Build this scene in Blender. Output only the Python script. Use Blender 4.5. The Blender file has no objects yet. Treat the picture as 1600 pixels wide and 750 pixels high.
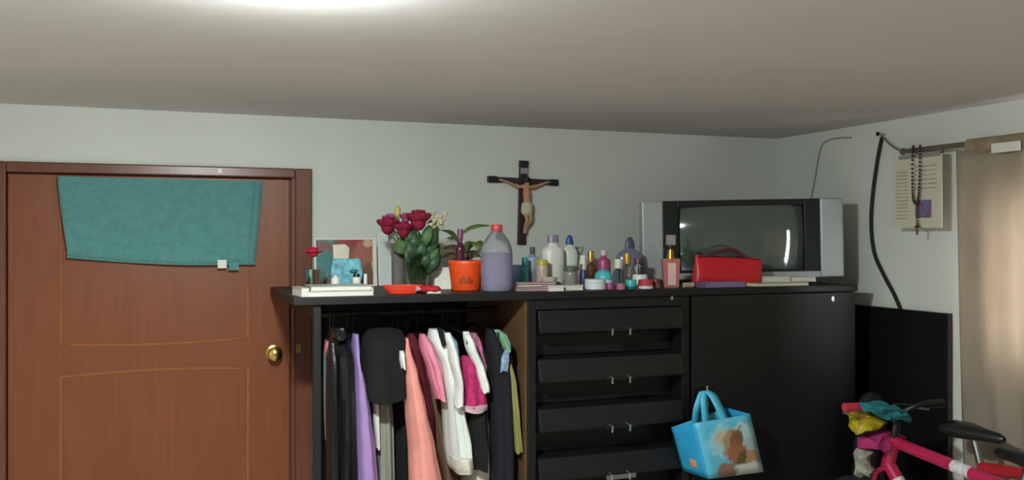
import bpy, bmesh, math, random
from mathutils import Vector, Matrix

# ------------------------------------------------------------------ camera, world, exposure
R = math.radians
F = 1435.0; YAW = R(20.7); HOR = 371.0; EYE = 1.65
SN, CS = math.sin(YAW), math.cos(YAW)
scn = bpy.context.scene
COL = scn.collection
cd = bpy.data.cameras.new('camera'); cam = bpy.data.objects.new('camera', cd); COL.objects.link(cam)
cam.location = (0, 0, EYE); cam.rotation_euler = (R(90), 0, -YAW)
cd.sensor_width = 36; cd.lens = 36*F/1600; cd.shift_y = -(375-HOR)/1600
cd.clip_start = 0.02
scn.camera = cam
wd = bpy.data.worlds.new('overcast_sky'); scn.world = wd; wd.use_nodes = True
bg = wd.node_tree.nodes['Background']
bg.inputs['Color'].default_value = (0.93, 0.96, 1.0, 1); bg.inputs['Strength'].default_value = 15.0
scn.view_settings.view_transform = 'Standard'; scn.view_settings.look = 'None'
scn.view_settings.exposure = 0.68; scn.view_settings.gamma = 1.0
scn.view_settings.use_curve_mapping = False
LAMP_STRENGTH = 720.0

random.seed(7)
def ang(u): return YAW + math.atan((u-800)/F)
def X(u, Y): return Y*math.tan(ang(u))             # where the sight line u meets the plane y = Y
def YW(u, x): return x/math.tan(ang(u))            # where it meets a plane x = const
def depth(x, y): return x*SN + y*CS
def ZH(v, x, y): return EYE - (v-HOR)*depth(x, y)/F
def P(u, v, Y):
    x = X(u, Y); return Vector((x, Y, ZH(v, x, Y)))
def PX(u, v, x):
    y = YW(u, x); return Vector((x, y, ZH(v, x, y)))

# ------------------------------------------------------------------ materials
def lin(c):
    if isinstance(c, str):
        c = tuple(int(c[i:i+2], 16)/255 for i in (0, 2, 4))
    return tuple((a/12.92 if a <= .04045 else ((a+.055)/1.055)**2.4) for a in c) + (1,)
MATS = {}
def mat(name, col, rough=.6, metal=0, var=.12, scale=18, bump=0, bscale=60, trans=0, emit=0, stretch=(1,1,1), spec=.5, sheen=0, ior=1.45, translucent=0, coat=0):
    if name in MATS: return MATS[name]
    m = bpy.data.materials.new(name); MATS[name] = m; m.use_nodes = True
    nt = m.node_tree; N = nt.nodes; L = nt.links; b = N['Principled BSDF']
    c = lin(col)
    tc = N.new('ShaderNodeTexCoord'); mp = N.new('ShaderNodeMapping'); L.new(tc.outputs['Object'], mp.inputs[0])
    mp.inputs['Scale'].default_value = stretch
    if var:
        n = N.new('ShaderNodeTexNoise'); n.inputs['Scale'].default_value = scale; n.inputs['Detail'].default_value = 5
        L.new(mp.outputs[0], n.inputs['Vector'])
        r = N.new('ShaderNodeValToRGB'); L.new(n.outputs['Fac'], r.inputs[0])
        r.color_ramp.elements[0].position = .3; r.color_ramp.elements[1].position = .7
        r.color_ramp.elements[0].color = tuple(x*(1-var) for x in c[:3]) + (1,)
        r.color_ramp.elements[1].color = tuple(min(1, x*(1+var)) for x in c[:3]) + (1,)
        L.new(r.outputs[0], b.inputs['Base Color'])
    else: b.inputs['Base Color'].default_value = c
    b.inputs['Roughness'].default_value = rough; b.inputs['Metallic'].default_value = metal
    b.inputs['Specular IOR Level'].default_value = spec; b.inputs['IOR'].default_value = ior
    b.inputs['Transmission Weight'].default_value = trans
    b.inputs['Coat Weight'].default_value = coat
    if sheen: b.inputs['Sheen Weight'].default_value = sheen
    if emit:
        b.inputs['Emission Color'].default_value = c; b.inputs['Emission Strength'].default_value = emit
    if bump:
        n2 = N.new('ShaderNodeTexNoise'); n2.inputs['Scale'].default_value = bscale; n2.inputs['Detail'].default_value = 4
        L.new(mp.outputs[0], n2.inputs['Vector'])
        bp = N.new('ShaderNodeBump'); bp.inputs['Strength'].default_value = bump; bp.inputs['Distance'].default_value = .01
        L.new(n2.outputs['Fac'], bp.inputs['Height']); L.new(bp.outputs[0], b.inputs['Normal'])
    if translucent:
        t = N.new('ShaderNodeBsdfTranslucent'); mx = N.new('ShaderNodeMixShader'); mx.inputs[0].default_value = translucent
        t.inputs['Color'].default_value = c
        o = N['Material Output']; L.new(b.outputs[0], mx.inputs[1]); L.new(t.outputs[0], mx.inputs[2]); L.new(mx.outputs[0], o.inputs[0])
    return m
def blobs(name, base, spots, rough=.6, noise=.25):
    """a flat print: soft coloured patches at local positions (x, z, radius_x, radius_z, colour)"""
    m = bpy.data.materials.new(name); m.use_nodes = True
    nt = m.node_tree; N = nt.nodes; L = nt.links; b = N['Principled BSDF']; b.inputs['Roughness'].default_value = rough
    tc = N.new('ShaderNodeTexCoord'); nz = N.new('ShaderNodeTexNoise'); nz.inputs['Scale'].default_value = 30
    L.new(tc.outputs['Object'], nz.inputs['Vector'])
    cur = None
    for (x, z, rx, rz, c) in spots:
        mp = N.new('ShaderNodeMapping'); mp.vector_type = 'POINT'
        mp.inputs['Scale'].default_value = (1/rx, 0, 1/rz); mp.inputs['Location'].default_value = (-x/rx, 0, -z/rz)
        L.new(tc.outputs['Object'], mp.inputs[0])
        ln = N.new('ShaderNodeVectorMath'); ln.operation = 'LENGTH'; L.new(mp.outputs[0], ln.inputs[0])
        ad = N.new('ShaderNodeMath'); ad.operation = 'MULTIPLY_ADD'; ad.inputs[1].default_value = noise*4; ad.inputs[2].default_value = -noise*2
        L.new(nz.outputs['Fac'], ad.inputs[0])
        s = N.new('ShaderNodeMath'); s.operation = 'ADD'; L.new(ln.outputs['Value'], s.inputs[0]); L.new(ad.outputs[0], s.inputs[1])
        mr = N.new('ShaderNodeMapRange'); mr.inputs['From Min'].default_value = 1.1; mr.inputs['From Max'].default_value = .8
        L.new(s.outputs[0], mr.inputs['Value'])
        mx = N.new('ShaderNodeMix'); mx.data_type = 'RGBA'
        L.new(mr.outputs[0], mx.inputs['Factor'])
        if cur is None: mx.inputs['A'].default_value = lin(base)
        else: L.new(cur, mx.inputs['A'])
        mx.inputs['B'].default_value = lin(c); cur = mx.outputs['Result']
    L.new(cur, b.inputs['Base Color'])
    return m

# ------------------------------------------------------------------ mesh helpers
def obj(name, bm, m, parent=None, smooth=True, bevel=0, sub=0):
    bmesh.ops.recalc_face_normals(bm, faces=bm.faces[:])
    me = bpy.data.meshes.new(name); bm.to_mesh(me); bm.free()
    if smooth:
        for p in me.polygons: p.use_smooth = True
    o = bpy.data.objects.new(name, me); COL.objects.link(o)
    if m: me.materials.append(m)
    if parent: o.parent = parent
    if bevel:
        b = o.modifiers.new('bevel', 'BEVEL'); b.width = bevel; b.segments = 2; b.limit_method = 'ANGLE'; b.angle_limit = R(40)
    if sub:
        s = o.modifiers.new('sub', 'SUBSURF'); s.levels = sub; s.render_levels = sub
    if smooth and not sub:
        try: me.set_sharp_from_angle(angle=R(38))
        except Exception: pass
    return o
def tag(o, label, cat, group=None):
    o['label'] = label; o['category'] = cat
    if group: o['group'] = group
    return o
def thing(name, label, cat, loc=(0,0,0), rz=0, group=None):
    o = bpy.data.objects.new(name, None); COL.objects.link(o); o.location = loc; o.rotation_euler = (0, 0, rz)
    o.empty_display_size = .05
    return tag(o, label, cat, group)
def struct(name, bm, m, **k):
    o = obj(name, bm, m, **k); o['kind'] = 'structure'; return o
def box(bm, lo, hi, M=None):
    vs = [bm.verts.new(Vector((x, y, z)) if M is None else M @ Vector((x, y, z))) for x in (lo[0], hi[0]) for y in (lo[1], hi[1]) for z in (lo[2], hi[2])]
    for f in ((0,1,3,2), (4,6,7,5), (0,4,5,1), (2,3,7,6), (0,2,6,4), (1,5,7,3)): bm.faces.new([vs[i] for i in f])
    return bm
def B(lo, hi, M=None): return box(bmesh.new(), lo, hi, M)
def loft(bm, rings, cap0=True, cap1=True, closed=True):
    prev = None; first = None
    for r in rings:
        cur = [bm.verts.new(p) for p in r]
        if prev:
            n = len(cur)
            for i in range(n if closed else n-1):
                bm.faces.new((prev[i], prev[(i+1) % n], cur[(i+1) % n], cur[i]))
        else: first = cur
        prev = cur
    if cap0: bm.faces.new(first[::-1])
    if cap1: bm.faces.new(prev)
    return bm
def lathe(bm, prof, c=(0,0,0), n=20, sx=1, sy=1, cap=True):
    rings = [[(c[0]+r*sx*math.cos(2*math.pi*i/n), c[1]+r*sy*math.sin(2*math.pi*i/n), c[2]+z) for i in range(n)] for r, z in prof]
    return loft(bm, rings, cap, cap)
def Lt(prof, c=(0,0,0), n=20, **k): return lathe(bmesh.new(), prof, c, n, **k)
def tube(bm, pts, r, n=8, cap=True):
    pts = [Vector(p) for p in pts]; rr = r if isinstance(r, (list, tuple)) else [r]*len(pts)
    rings = []; up = None
    for i, p in enumerate(pts):
        d = (pts[min(i+1, len(pts)-1)] - pts[max(i-1, 0)]).normalized()
        if up is None: up = d.orthogonal().normalized()
        a = (up - d*up.dot(d)).normalized(); b = d.cross(a); up = a
        rings.append([p + (a*math.cos(2*math.pi*k/n) + b*math.sin(2*math.pi*k/n))*rr[i] for k in range(n)])
    return loft(bm, rings, cap, cap)
def T(pts, r, n=8): return tube(bmesh.new(), pts, r, n)
def spline(pts, n=8):
    pts = [Vector(p) for p in pts]; q = [pts[0]] + pts + [pts[-1]]; out = []
    for i in range(1, len(q)-2):
        for k in range(n):
            t = k/n
            out.append(.5*((2*q[i]) + (q[i+1]-q[i-1])*t + (2*q[i-1]-5*q[i]+4*q[i+1]-q[i+2])*t*t + (3*q[i]-q[i-1]-3*q[i+1]+q[i+2])*t**3))
    return out + [pts[-1]]
def ell(bm, c, r, n=12, m=8, M=None):
    rings = []
    for j in range(m+1):
        a = math.pi*(j+.02)/(m+.04) - math.pi/2
        ring = [Vector((r[0]*math.cos(a)*math.cos(2*math.pi*i/n), r[1]*math.cos(a)*math.sin(2*math.pi*i/n), r[2]*math.sin(a))) for i in range(n)]
        if M: ring = [M @ p for p in ring]
        rings.append([p + Vector(c) for p in ring])
    return loft(bm, rings)
def E(c, r, n=12, m=8, M=None): return ell(bmesh.new(), c, r, n, m, M)
def rot(a, ax): return Matrix.Rotation(R(a), 4, ax)

# ------------------------------------------------------------------ colours
WALL = mat('white_plaster', 'd4d6d1', .8, var=.03, scale=3, bump=.06, bscale=40)
CEIL = mat('white_ceiling_paint', 'cdc7c6', .85, var=.03, scale=2, bump=.08, bscale=12)
FLOOR = mat('beige_tile', 'b5aa9c', .4, var=.08, scale=4)
DOORW = mat('door_veneer', '7e4428', .38, var=.09, scale=9, stretch=(6, 6, .5), bump=.05, bscale=30)
FRAMEW = mat('frame_wood', '6b4034', .30, var=.12, scale=9, stretch=(5, 5, .5))
MOULD = mat('door_moulding', '9a5c38', .35, var=.08)
BRASS = mat('brass', 'c9a85c', .22, metal=1, var=.05)
TEAL = mat('teal_terry', '5a9092', .95, var=.1, scale=40, bump=.5, bscale=300, sheen=.2)
WHITE = mat('white_plastic', 'dddcd6', .4, var=.03)
BLACKW = mat('black_laminate', '0f0e10', .5, var=.2, scale=12, stretch=(.4, 4, 4), bump=.03)
BROWNW = mat('raw_chipboard', '5e4226', .75, var=.2, scale=30)
CHROME = mat('chrome', 'cfd2d4', .18, metal=1, var=.02)
STEEL = mat('brushed_steel', 'a9abad', .35, metal=1, var=.05)
SILVER = mat('silver_plastic', 'a9adb0', .35, var=.03, metal=.25)
BLACKP = mat('black_plastic', '17191b', .3, var=.05)
PAPER = mat('paper', 'd7d5cf', .8, var=.05)
EDGE = mat('page_edges', 'cfcac0', .85, var=.15, scale=8, stretch=(1, 1, 60))

# ------------------------------------------------------------------ room shell
YB = 4.40; XR = 3.29; HC = EYE + .5667; XL = -1.3; YF = -1.4
DL, DR = X(12, YB), X(459, YB); DT = ZH(271, DL, YB)
FRT = X(487, YB); FTOP = ZH(252, DL, YB)
bm = bmesh.new()
box(bm, (XL-.15, YB, 0), (DL-.02, YB+.15, HC)); box(bm, (DR+.02, YB, 0), (XR+.15, YB+.15, HC)); box(bm, (DL-.02, YB, DT+.02), (DR+.02, YB+.15, HC))
struct('wall_back', bm, WALL, smooth=False)
WY0, WY1, WZ0, WZ1 = 1.75, YW(1563, XR), 1.12, 1.83
bm = bmesh.new()
box(bm, (XR, YF, 0), (XR+.15, WY0, HC)); box(bm, (XR, WY1, 0), (XR+.15, YB, HC))
box(bm, (XR, WY0, 0), (XR+.15, WY1, WZ0)); box(bm, (XR, WY0, WZ1), (XR+.15, WY1, HC))
struct('wall_right', bm, WALL, smooth=False)
struct('wall_left', B((XL-.15, YF, 0), (XL, YB, HC)), WALL, smooth=False)
struct('wall_front', B((XL-.15, YF-.15, 0), (XR+.15, YF, HC)), WALL, smooth=False)
struct('floor', B((XL-.15, YF-.15, -.1), (XR+.15, YB+.6, 0)), FLOOR, smooth=False)
struct('ceiling', B((XL-.15, YF-.15, HC), (XR+.15, YB+.15, HC+.12)), CEIL, smooth=False)
# window behind the curtain
w = struct('window_1', B((XR+.05, WY0, WZ0), (XR+.09, WY0+.04, WZ1)), STEEL, smooth=False)
for y0, y1, z0, z1 in ((WY1-.04, WY1, WZ0, WZ1), (WY0, WY1, WZ0, WZ0+.04), (WY0, WY1, WZ1-.04, WZ1), ((WY0+WY1)/2-.02, (WY0+WY1)/2+.02, WZ0, WZ1)):
    obj('window_frame', B((XR+.05, y0, z0), (XR+.09, y1, z1)), STEEL, w, smooth=False)
GLASSP = mat('window_glass', 'f4f8f8', .02, trans=1, var=0, ior=1.02)
for y0, y1 in ((WY0+.04, (WY0+WY1)/2-.02), ((WY0+WY1)/2+.02, WY1-.04)):
    obj('pane', B((XR+.066, y0, WZ0+.04), (XR+.07, y1, WZ1-.04)), GLASSP, w, smooth=False)
# door frame
fr = struct('trim_1', B((DR+.004, YB-.022, 0), (FRT, YB+.12, FTOP)), FRAMEW, smooth=False, bevel=.006)
obj('frame_jamb', B((DL-.12, YB-.022, 0), (DL-.004, YB+.12, FTOP)), FRAMEW, fr, smooth=False, bevel=.006)
obj('frame_head', B((DL-.004, YB-.022, DT+.006), (DR+.004, YB+.12, FTOP)), FRAMEW, fr, smooth=False, bevel=.006)
for lo_, hi_ in (((DL-.004, YB+.048, 0), (DL+.02, YB+.12, DT+.006)), ((DR-.045, YB+.048, 0), (DR+.004, YB+.12, DT+.006)), ((DL+.02, YB+.048, DT-.02), (DR-.045, YB+.12, DT+.006)), ((DL+.02, YB+.048, 0), (DR-.045, YB+.12, .03))):
    obj('light_seal', B(lo_, hi_), FRAMEW, fr, smooth=False)  # unseen strips behind the leaf, added to block light leaking round the door
obj('door_stop', B((DR+.004-.018, YB-.03, 0), (DR+.004, YB-.012, DT+.006)), FRAMEW, fr, smooth=False, bevel=.003)
# door leaf
YD = YB - .002
d = struct('door_1', B((DL, YD, .01), (DR-.02, YD+.045, DT)), DOORW, smooth=False, bevel=.003)
def moulding(path): obj('moulding', T(path, .0065, 6), MOULD, d)
def panel(u0, u1, v0, v1, arch_bottom=0, arch_top=0):
    c = [P(u0, v0, YD), P(u1, v0, YD), P(u1, v1, YD), P(u0, v1, YD)]
    x0, x1 = c[0].x, c[1].x; zt = P((u0+u1)/2, v0, YD).z; zb = P((u0+u1)/2, v1, YD).z
    if zb < .12: zb = .15
    n = 16; pts = []
    for i in range(n+1):
        t = i/n; pts.append((x0+(x1-x0)*t, YD, zt + arch_top*math.sin(math.pi*t)))
    for i in range(n+1):
        t = 1-i/n; pts.append((x0+(x1-x0)*t, YD, zb - arch_bottom*math.sin(math.pi*t)))
    pts.append(pts[0]); moulding(pts)
panel(95, 388, 318, 534, .012, 0)
panel(95, 388, 582, 1100, 0, .012)
kn = P(428, 551, YD)
k = obj('knob', Lt([(.001, 0), (.036, 0), (.036, .006), (.014, .012), (.013, .035), (.026, .042), (.034, .056), (.030, .074), (.016, .082), (.001, .084)], n=24), BRASS, d)
k.location = kn; k.rotation_euler = (R(90), 0, 0)
obj('latch_plate', B((DR-.021, YD-.003, kn.z-.06), (DR-.0195, YD+.03, kn.z+.06)), BRASS, d, smooth=False)
obj('strike_plate', B((DR+.006, YB-.024, P(478, 543, YB).z-.02), (DR+.03, YB-.0215, P(478, 543, YB).z+.02)), BRASS, fr, smooth=False)
obj('paint_chip', B((P(340, 268, YB).x, YB-.0235, FTOP-.03), (P(346, 268, YB).x, YB-.0215, FTOP-.01)), WHITE, fr, smooth=False)

# ------------------------------------------------------------------ ceiling lamp (just above the frame)
lp = thing('ceiling_lamp', 'round white glowing ceiling lamp in front of the door', 'lamp', (.235, 1.97, HC))
obj('rosette', Lt([(.001, 0), (.10, 0), (.10, -.010), (.09, -.014), (.001, -.014)], n=28), WHITE, lp)
GLOW = mat('lit_diffuser', 'f4fff9', .3, var=0, emit=LAMP_STRENGTH)
obj('diffuser', Lt([(.001, -.012), (.088, -.012), (.086, -.024), (.07, -.037), (.04, -.045), (.001, -.047)], n=28), GLOW, lp)

# ------------------------------------------------------------------ towel over the door
tw = thing('hand_towel', 'teal terry towel hanging over the top of the brown door', 'towel', (0, 0, 0))
bm = bmesh.new(); nx, nz = 40, 22
def towel_pt(s, t):
    u = (90 + 320*s); ul = 90 + 15*min(1, t*1.1)**1.3; ur = 411 - 12*t
    u = ul + (ur-ul)*s
    v = (275.5+8*s)*(1-t) + (401+11*s + 5*math.sin(math.pi*s))*t
    p = P(u, v, YB-.03)
    return Vector((p.x, YB-.034 - .006*math.sin(s*9+t*2)*t - .012*math.exp(-((s-.97)/.03)**2)*t, p.z))
g = [[bm.verts.new(towel_pt(i/nx, j/nz)) for i in range(nx+1)] for j in range(nz+1)]
topb = [bm.verts.new((v.co.x, YB-.01, v.co.z+.001)) for v in g[0]]
for j in range(nz):
    for i in range(nx): bm.faces.new((g[j][i], g[j][i+1], g[j+1][i+1], g[j+1][i]))
for i in range(nx): bm.faces.new((topb[i], topb[i+1], g[0][i+1], g[0][i]))
o = obj('towel_cloth', bm, TEAL, tw); sm = o.modifiers.new('thick', 'SOLIDIFY'); sm.thickness = .006
bm = bmesh.new(); tube(bm, [towel_pt(i/nx, 1)+Vector((0, -.001, 0)) for i in range(nx+1)], .005, 6); obj('hem', bm, TEAL, tw)
bm = bmesh.new(); tube(bm, [towel_pt(.955, j/nz)+Vector((0, -.004, 0)) for j in range(nz+1)], .005, 6); obj('hem', bm, TEAL, tw)
for u0, u1, v0, v1, m in ((340, 354, 406, 419, WHITE), (358, 373, 409, 422, TEAL)):
    a, b = P(u0, v0, YB-.045), P(u1, v1, YB-.045)
    obj('care_tag', B((a.x, YB-.046, b.z), (b.x, YB-.043, a.z)), m, tw, smooth=False)

# ------------------------------------------------------------------ wardrobe
YFW = 3.55; ZT = EYE - .2277; YBW = 4.36
WX0, WX1 = X(486, YFW), X(1333, YFW)
wr = thing('wardrobe', 'long black wardrobe with open clothes bay, drawers and a plain door', 'wardrobe', (0, 0, 0))
TH = .03
def part(name, lo, hi, m=None, par=wr, bev=.003): return obj(name, B(lo, hi), m or BLACKW, par, smooth=False, bevel=bev)
part('top_board', (X(458, YFW), YFW-.02, ZT-TH), (WX1+.012, YBW, ZT))
XD1, XD1b = X(822, YFW), X(838, YFW); XD2, XD2b = X(1066, YFW), X(1078, YFW)
part('upright_post', (X(490, YFW), YFW, 0), (X(502, YFW), YFW+.035, ZT-TH))
part('upright_post', (X(492, YBW), YBW-.04, 0), (X(492, YBW)+.03, YBW, ZT-TH))
part('side_rail', (X(490, YFW)+.005, YFW+.035, ZT-TH-.06), (X(490, YFW)+.03, YBW-.012, ZT-TH))
part('side_panel', (WX1-.02, YFW, 0), (WX1, YBW, ZT-TH))
part('divider', (XD1+.006, YFW, .06), (XD1b, YBW, ZT-TH))
part('divider_lining', (XD1, YFW+.004, .06), (XD1+.006, YBW-.01, ZT-TH), BROWNW)
part('divider', (XD2, YFW, .06), (XD2b, YBW, ZT-TH))
part('back_panel', (X(492, YBW)+.03, YBW-.012, .06), (WX1-.02, YBW, ZT-TH))
part('bottom_board', (WX0+.035, YFW+.002, .03), (WX1-.02, YBW-.012, .06))
part('plinth', (WX0+.035, YFW+.03, 0), (WX1-.02, YFW+.05, .03))
part('top_rail', (XD1b, YFW, ZT-TH-.045), (XD2, YFW+.02, ZT-TH))
zr = P(650, 487, 3.92).z
obj('clothes_rail', T([(X(490, YFW)+.03, 3.92, zr), (XD1+.004, 3.92, zr)], .013, 12), mat('dark_rail', '2b2521', .5), wr)
# sloping drawer fronts: the face leans outwards to the pull line, then turns under
dz_top = P(950, 481, YFW).z; pitch = (P(950, 481, YFW).z - P(950, 556, YFW).z)
for i in range(6):
    zt = dz_top - i*pitch
    dx0, dx1 = XD1b+.008, XD2-.004
    prof = [(YFW-.004, zt-.004), (YFW-.024, zt-pitch*.42), (YFW-.022, zt-pitch*.47), (YFW+.10, zt-pitch*.56), (YFW+.10, zt-pitch*.99), (YFW+.12, zt-pitch*.99), (YFW+.12, zt)]
    bm = bmesh.new(); loft(bm, [[(dx0, y, z) for y, z in prof], [(dx1, y, z) for y, z in prof]])
    dr = obj('drawer', bm, BLACKW, wr, smooth=False, bevel=.002)
    xm = X(966, YFW-.02); zh = zt-pitch*.43
    for s in (-1, 1): obj('handle_post', T([(xm+s*.042, YFW-.02, zh+.006), (xm+s*.042, YFW-.05, zh), (xm+s*.042-.003, YFW-.052, zh-.024)], .005, 8), CHROME, dr)
    hm = CHROME if i == 3 else BLACKP
    obj('handle', B((xm-.07, YFW-.052, zh-.018 if i == 3 else zh-.008), (xm+.07, YFW-.045, zh+.002)), STEEL if i == 3 else BLACKW, dr, smooth=False, bevel=.002)
dd = part('cabinet_door', (XD2b+.003, YFW-.018, .035), (WX1-.002, YFW-.001, ZT-TH-.003))
hb = P(1103, 602, YFW-.04); hb2 = P(1103, 655, YFW-.04)
obj('handle', T([(hb.x, YFW-.018, hb.z), (hb.x, YFW-.05, hb.z), (hb2.x, YFW-.05, hb2.z), (hb2.x, YFW-.018, hb2.z)], .006, 8), CHROME, dd)
for u, v, s in ((1053, 466, .008), (1302, 467, .011)):
    p = P(u, v, YFW-.02)
    q = obj('keyhole_plate', Lt([(.001, 0), (s, 0), (s*.8, .004), (.001, .005)], n=14, sy=1.5), STEEL, wr)
    q.location = (p.x, YFW-.001 if u < 1066 else YFW-.018, p.z); q.rotation_euler = (R(90), 0, 0)

# ------------------------------------------------------------------ clothes on the rail
def cloth(name, col, **k):
    return mat(name, col, k.pop('rough', .9), var=k.pop('var', .1), scale=k.pop('scale', 14), bump=.25, bscale=120, **k)
CL = 'clothes hanging on the wardrobe rail'
def rows_interp(rows, n):
    out = []
    v0, v1 = rows[0][0], rows[-1][0]
    for k in range(n+1):
        v = v0 + (v1-v0)*k/n
        for a, b in zip(rows, rows[1:]):
            if a[0] <= v <= b[0] + 1e-6:
                t = (v-a[0])/(b[0]-a[0]); t2 = t*t*(3-2*t)*.5 + t*.5
                out.append((v, a[1]+(b[1]-a[1])*t2, a[2]+(b[2]-a[2])*t2)); break
    return out
def garment_mesh(rows, Y, hd, folds=5, amp=.1, seed=0, n=30, seg=44):
    rnd = random.Random(seed); ph = rnd.random()*6; ph2 = rnd.random()*6
    rings = []
    rr = rows_interp(rows, n)
    for k, (v, a, b) in enumerate(rr):
        t = k/n; pa, pb = P(a, v, Y), P(b, v, Y)
        cx = (pa.x+pb.x)/2; hw = (pb.x-pa.x)/2; z = (pa.z+pb.z)/2
        top = min(1, .35 + t*5); ring = []
        for i in range(seg):
            th = 2*math.pi*i/seg
            w = 1 + amp*min(1, t*2.2)*(math.sin(folds*th+ph+.6*math.sin(t*4)) + .5*math.sin((2*folds+1)*th+ph2)) - amp*.6
            cc, ss = math.cos(th), math.sin(th)
            cc = math.copysign(abs(cc)**.8, cc)
            ring.append((cx + hw*cc*(1+.35*(w-1)), Y + hd*top*ss*w, z + .006*math.sin(3*th+ph)*t))
        rings.append(ring)
    return loft(bmesh.new(), rings)
def garment(name, label, cat, m, rows, Y, hd=.11, folds=5, amp=.1, seed=0, extra=None, hook=True, hcol=None):
    u0 = (rows[0][1]+rows[0][2])/2; p = P(u0, rows[0][0], Y)
    t = thing(name, label, cat, (0, 0, 0), group=CL)
    obj('body', garment_mesh(rows, Y, hd, folds, amp, seed), m, t)
    for (pn, pm, prow, pY, phd) in (extra or []):
        obj(pn, garment_mesh(prow, pY, phd, 3, .08, seed+3, 16, 24), pm, t)
    if hook:
        h = thing('clothes_hanger', 'wire clothes hanger hooked on the rail above the ' + hook, 'hanger', (p.x, 3.92, zr), group='clothes hangers on the rail')
        zz = p.z - zr
        hookpts = [(0, .016, .004), (0, .012, .014), (0, 0, .019), (0, -.012, .014), (0, -.017, 0), (0, -.010, -.018), (0, 0, -.03), (0, 0, min(-.04, zz))]
        obj('hook', T(spline(hookpts, 5), .0028, 6), hcol or mat('dark_wire', '2a2826', .5), h)
        bm = bmesh.new(); dy = Y-3.92
        tube(bm, [(0, 0, min(-.04, zz)), (0, dy-.02, min(-.05, zz)-.012), (0, dy-hd*.5, min(-.05, zz)-.05)], .005, 6)
        tube(bm, [(0, 0, min(-.04, zz)), (0, .05, min(-.05, zz)-.02), (0, .16, min(-.05, zz)-.06)], .005, 6)
        obj('shoulder_bar', bm, hcol or BLACKP, h)
    return t
cBLK = cloth('black_cotton', '0b0b0d'); cBLK2 = cloth('black_knit', '0d0d0f'); cLEA = cloth('black_leather', '101012', rough=.35)
cLIL = cloth('lilac_jersey', '9a7cb6'); cGRY = cloth('grey_corduroy', '8f8e86', stretch=(30, 30, 1), var=.15); cPEA = cloth('peach_jersey', 'dd9088')
cMAR = cloth('maroon_cotton', '5e1626'); cBRO = cloth('brown_wool', '6f5340'); cPNK = cloth('rose_cotton', 'd9849b')
cWHT = cloth('white_cotton', 'd9dbd8'); cWHP = blobs('white_printed_cotton', 'd5d8d6', [(.98, z, .045, .03, '6f7a88') for z in (1.28, 1.2, 1.12)] , .9, .5)
cCRE = cloth('cream_knit', 'c9c6bb'); cSKY = cloth('sky_blue_cotton', '7fa9c4'); cMAG = cloth('magenta_lace', 'ab2862', var=.35, scale=60)
cNAV = cloth('navy_cotton', '0b0d18'); cYEL = cloth('yellow_green_cotton', '8c8750'); cGRN = cloth('mint_green_cotton', '6f9c80')
garment('folded_blouse', 'pale pink and blue blouse at the wardrobe side panel', 'blouse', cSKY, [(532, 508, 516), (560, 507, 521), (640, 508, 520), (690, 510, 518)], 3.98, .08, seed=1, hook='pale blue blouse', extra=[('collar', cPNK, [(530, 508, 514), (545, 507, 516), (556, 509, 515)], 3.9, .03)])
garment('leather_jacket', 'black leather jacket with a high collar, beside the lilac dress', 'jacket', cLEA, [(515, 522, 536), (528, 516, 545), (560, 512, 550), (640, 511, 553), (760, 512, 556), (800, 513, 556)], 3.80, .16, seed=2, hook='leather jacket',
        extra=[('collar', cLEA, [(508, 520, 538), (516, 517, 541), (528, 520, 540)], 3.72, .07), ('sleeve', cLEA, [(535, 514, 526), (600, 511, 527), (700, 513, 528), (770, 515, 529)], 3.66, .05)])
garment('print_blouse', 'blue grey patterned blouse squeezed behind the lilac dress', 'blouse', cloth('slate_print', '4a6470', var=.5, scale=50), [(520, 544, 552), (535, 540, 556), (620, 542, 556), (700, 543, 555)], 3.98, .09, seed=3, hook='blue grey blouse')
garment('lilac_dress', 'long plain lilac sleeveless dress with narrow top', 'dress', cLIL, [(522, 551, 560), (545, 549, 561), (565, 550, 559), (600, 549, 570), (650, 550, 578), (700, 551, 585), (760, 552, 590), (900, 552, 594)], 3.74, .10, folds=4, amp=.08, seed=4, hook='lilac dress')
garment('black_blouse', 'wide black short blouse hanging over the grey skirt', 'shirt', cBLK, [(513, 582, 616), (517, 570, 628), (535, 564, 635), (600, 562, 637), (619, 565, 635), (624, 569, 633)], 3.72, .10, folds=4, amp=.08, seed=5, hook='wide black blouse')
garment('corduroy_skirt', 'grey ribbed skirt with a pale strip below the wide black blouse', 'skirt', cGRY, [(560, 588, 606), (615, 584, 610), (680, 584, 613), (760, 585, 615), (820, 586, 616)], 3.85, .09, folds=7, amp=.1, seed=6, hook=None or 'grey skirt',
        extra=[('lining', cWHT, [(612, 581, 590), (650, 583, 592), (700, 587, 593)], 3.765, .03)])
garment('black_trousers', 'long black trousers hanging beside the peach dress', 'trousers', cBLK2, [(530, 616, 630), (560, 610, 635), (640, 610, 642), (760, 611, 645), (880, 612, 645)], 3.90, .07, seed=7, hook='black trousers')
garment('peach_dress', 'long peach pink dress widening to its hem', 'dress', cPEA, [(528, 629, 637), (545, 625, 640), (580, 627, 650), (640, 634, 664), (700, 639, 678), (760, 640, 690), (900, 640, 704)], 3.70, .09, folds=4, amp=.06, seed=8, hook='peach dress', extra=[('trim', cWHT, [(548, 624, 631), (560, 624, 632), (575, 627, 633)], 3.63, .03)])
garment('maroon_shirt', 'dark maroon top between the peach dress and the brown coat', 'shirt', cMAR, [(520, 636, 648), (540, 634, 656), (600, 642, 668), (650, 652, 676), (695, 660, 678)], 3.85, .06, seed=9, hook='maroon top')
garment('brown_coat', 'long brown woollen coat behind the rose pink top', 'coat', cBRO, [(518, 644, 656), (540, 644, 672), (600, 655, 690), (680, 670, 705), (740, 676, 724), (850, 676, 735)], 3.93, .08, seed=10, hook='brown coat')
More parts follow.
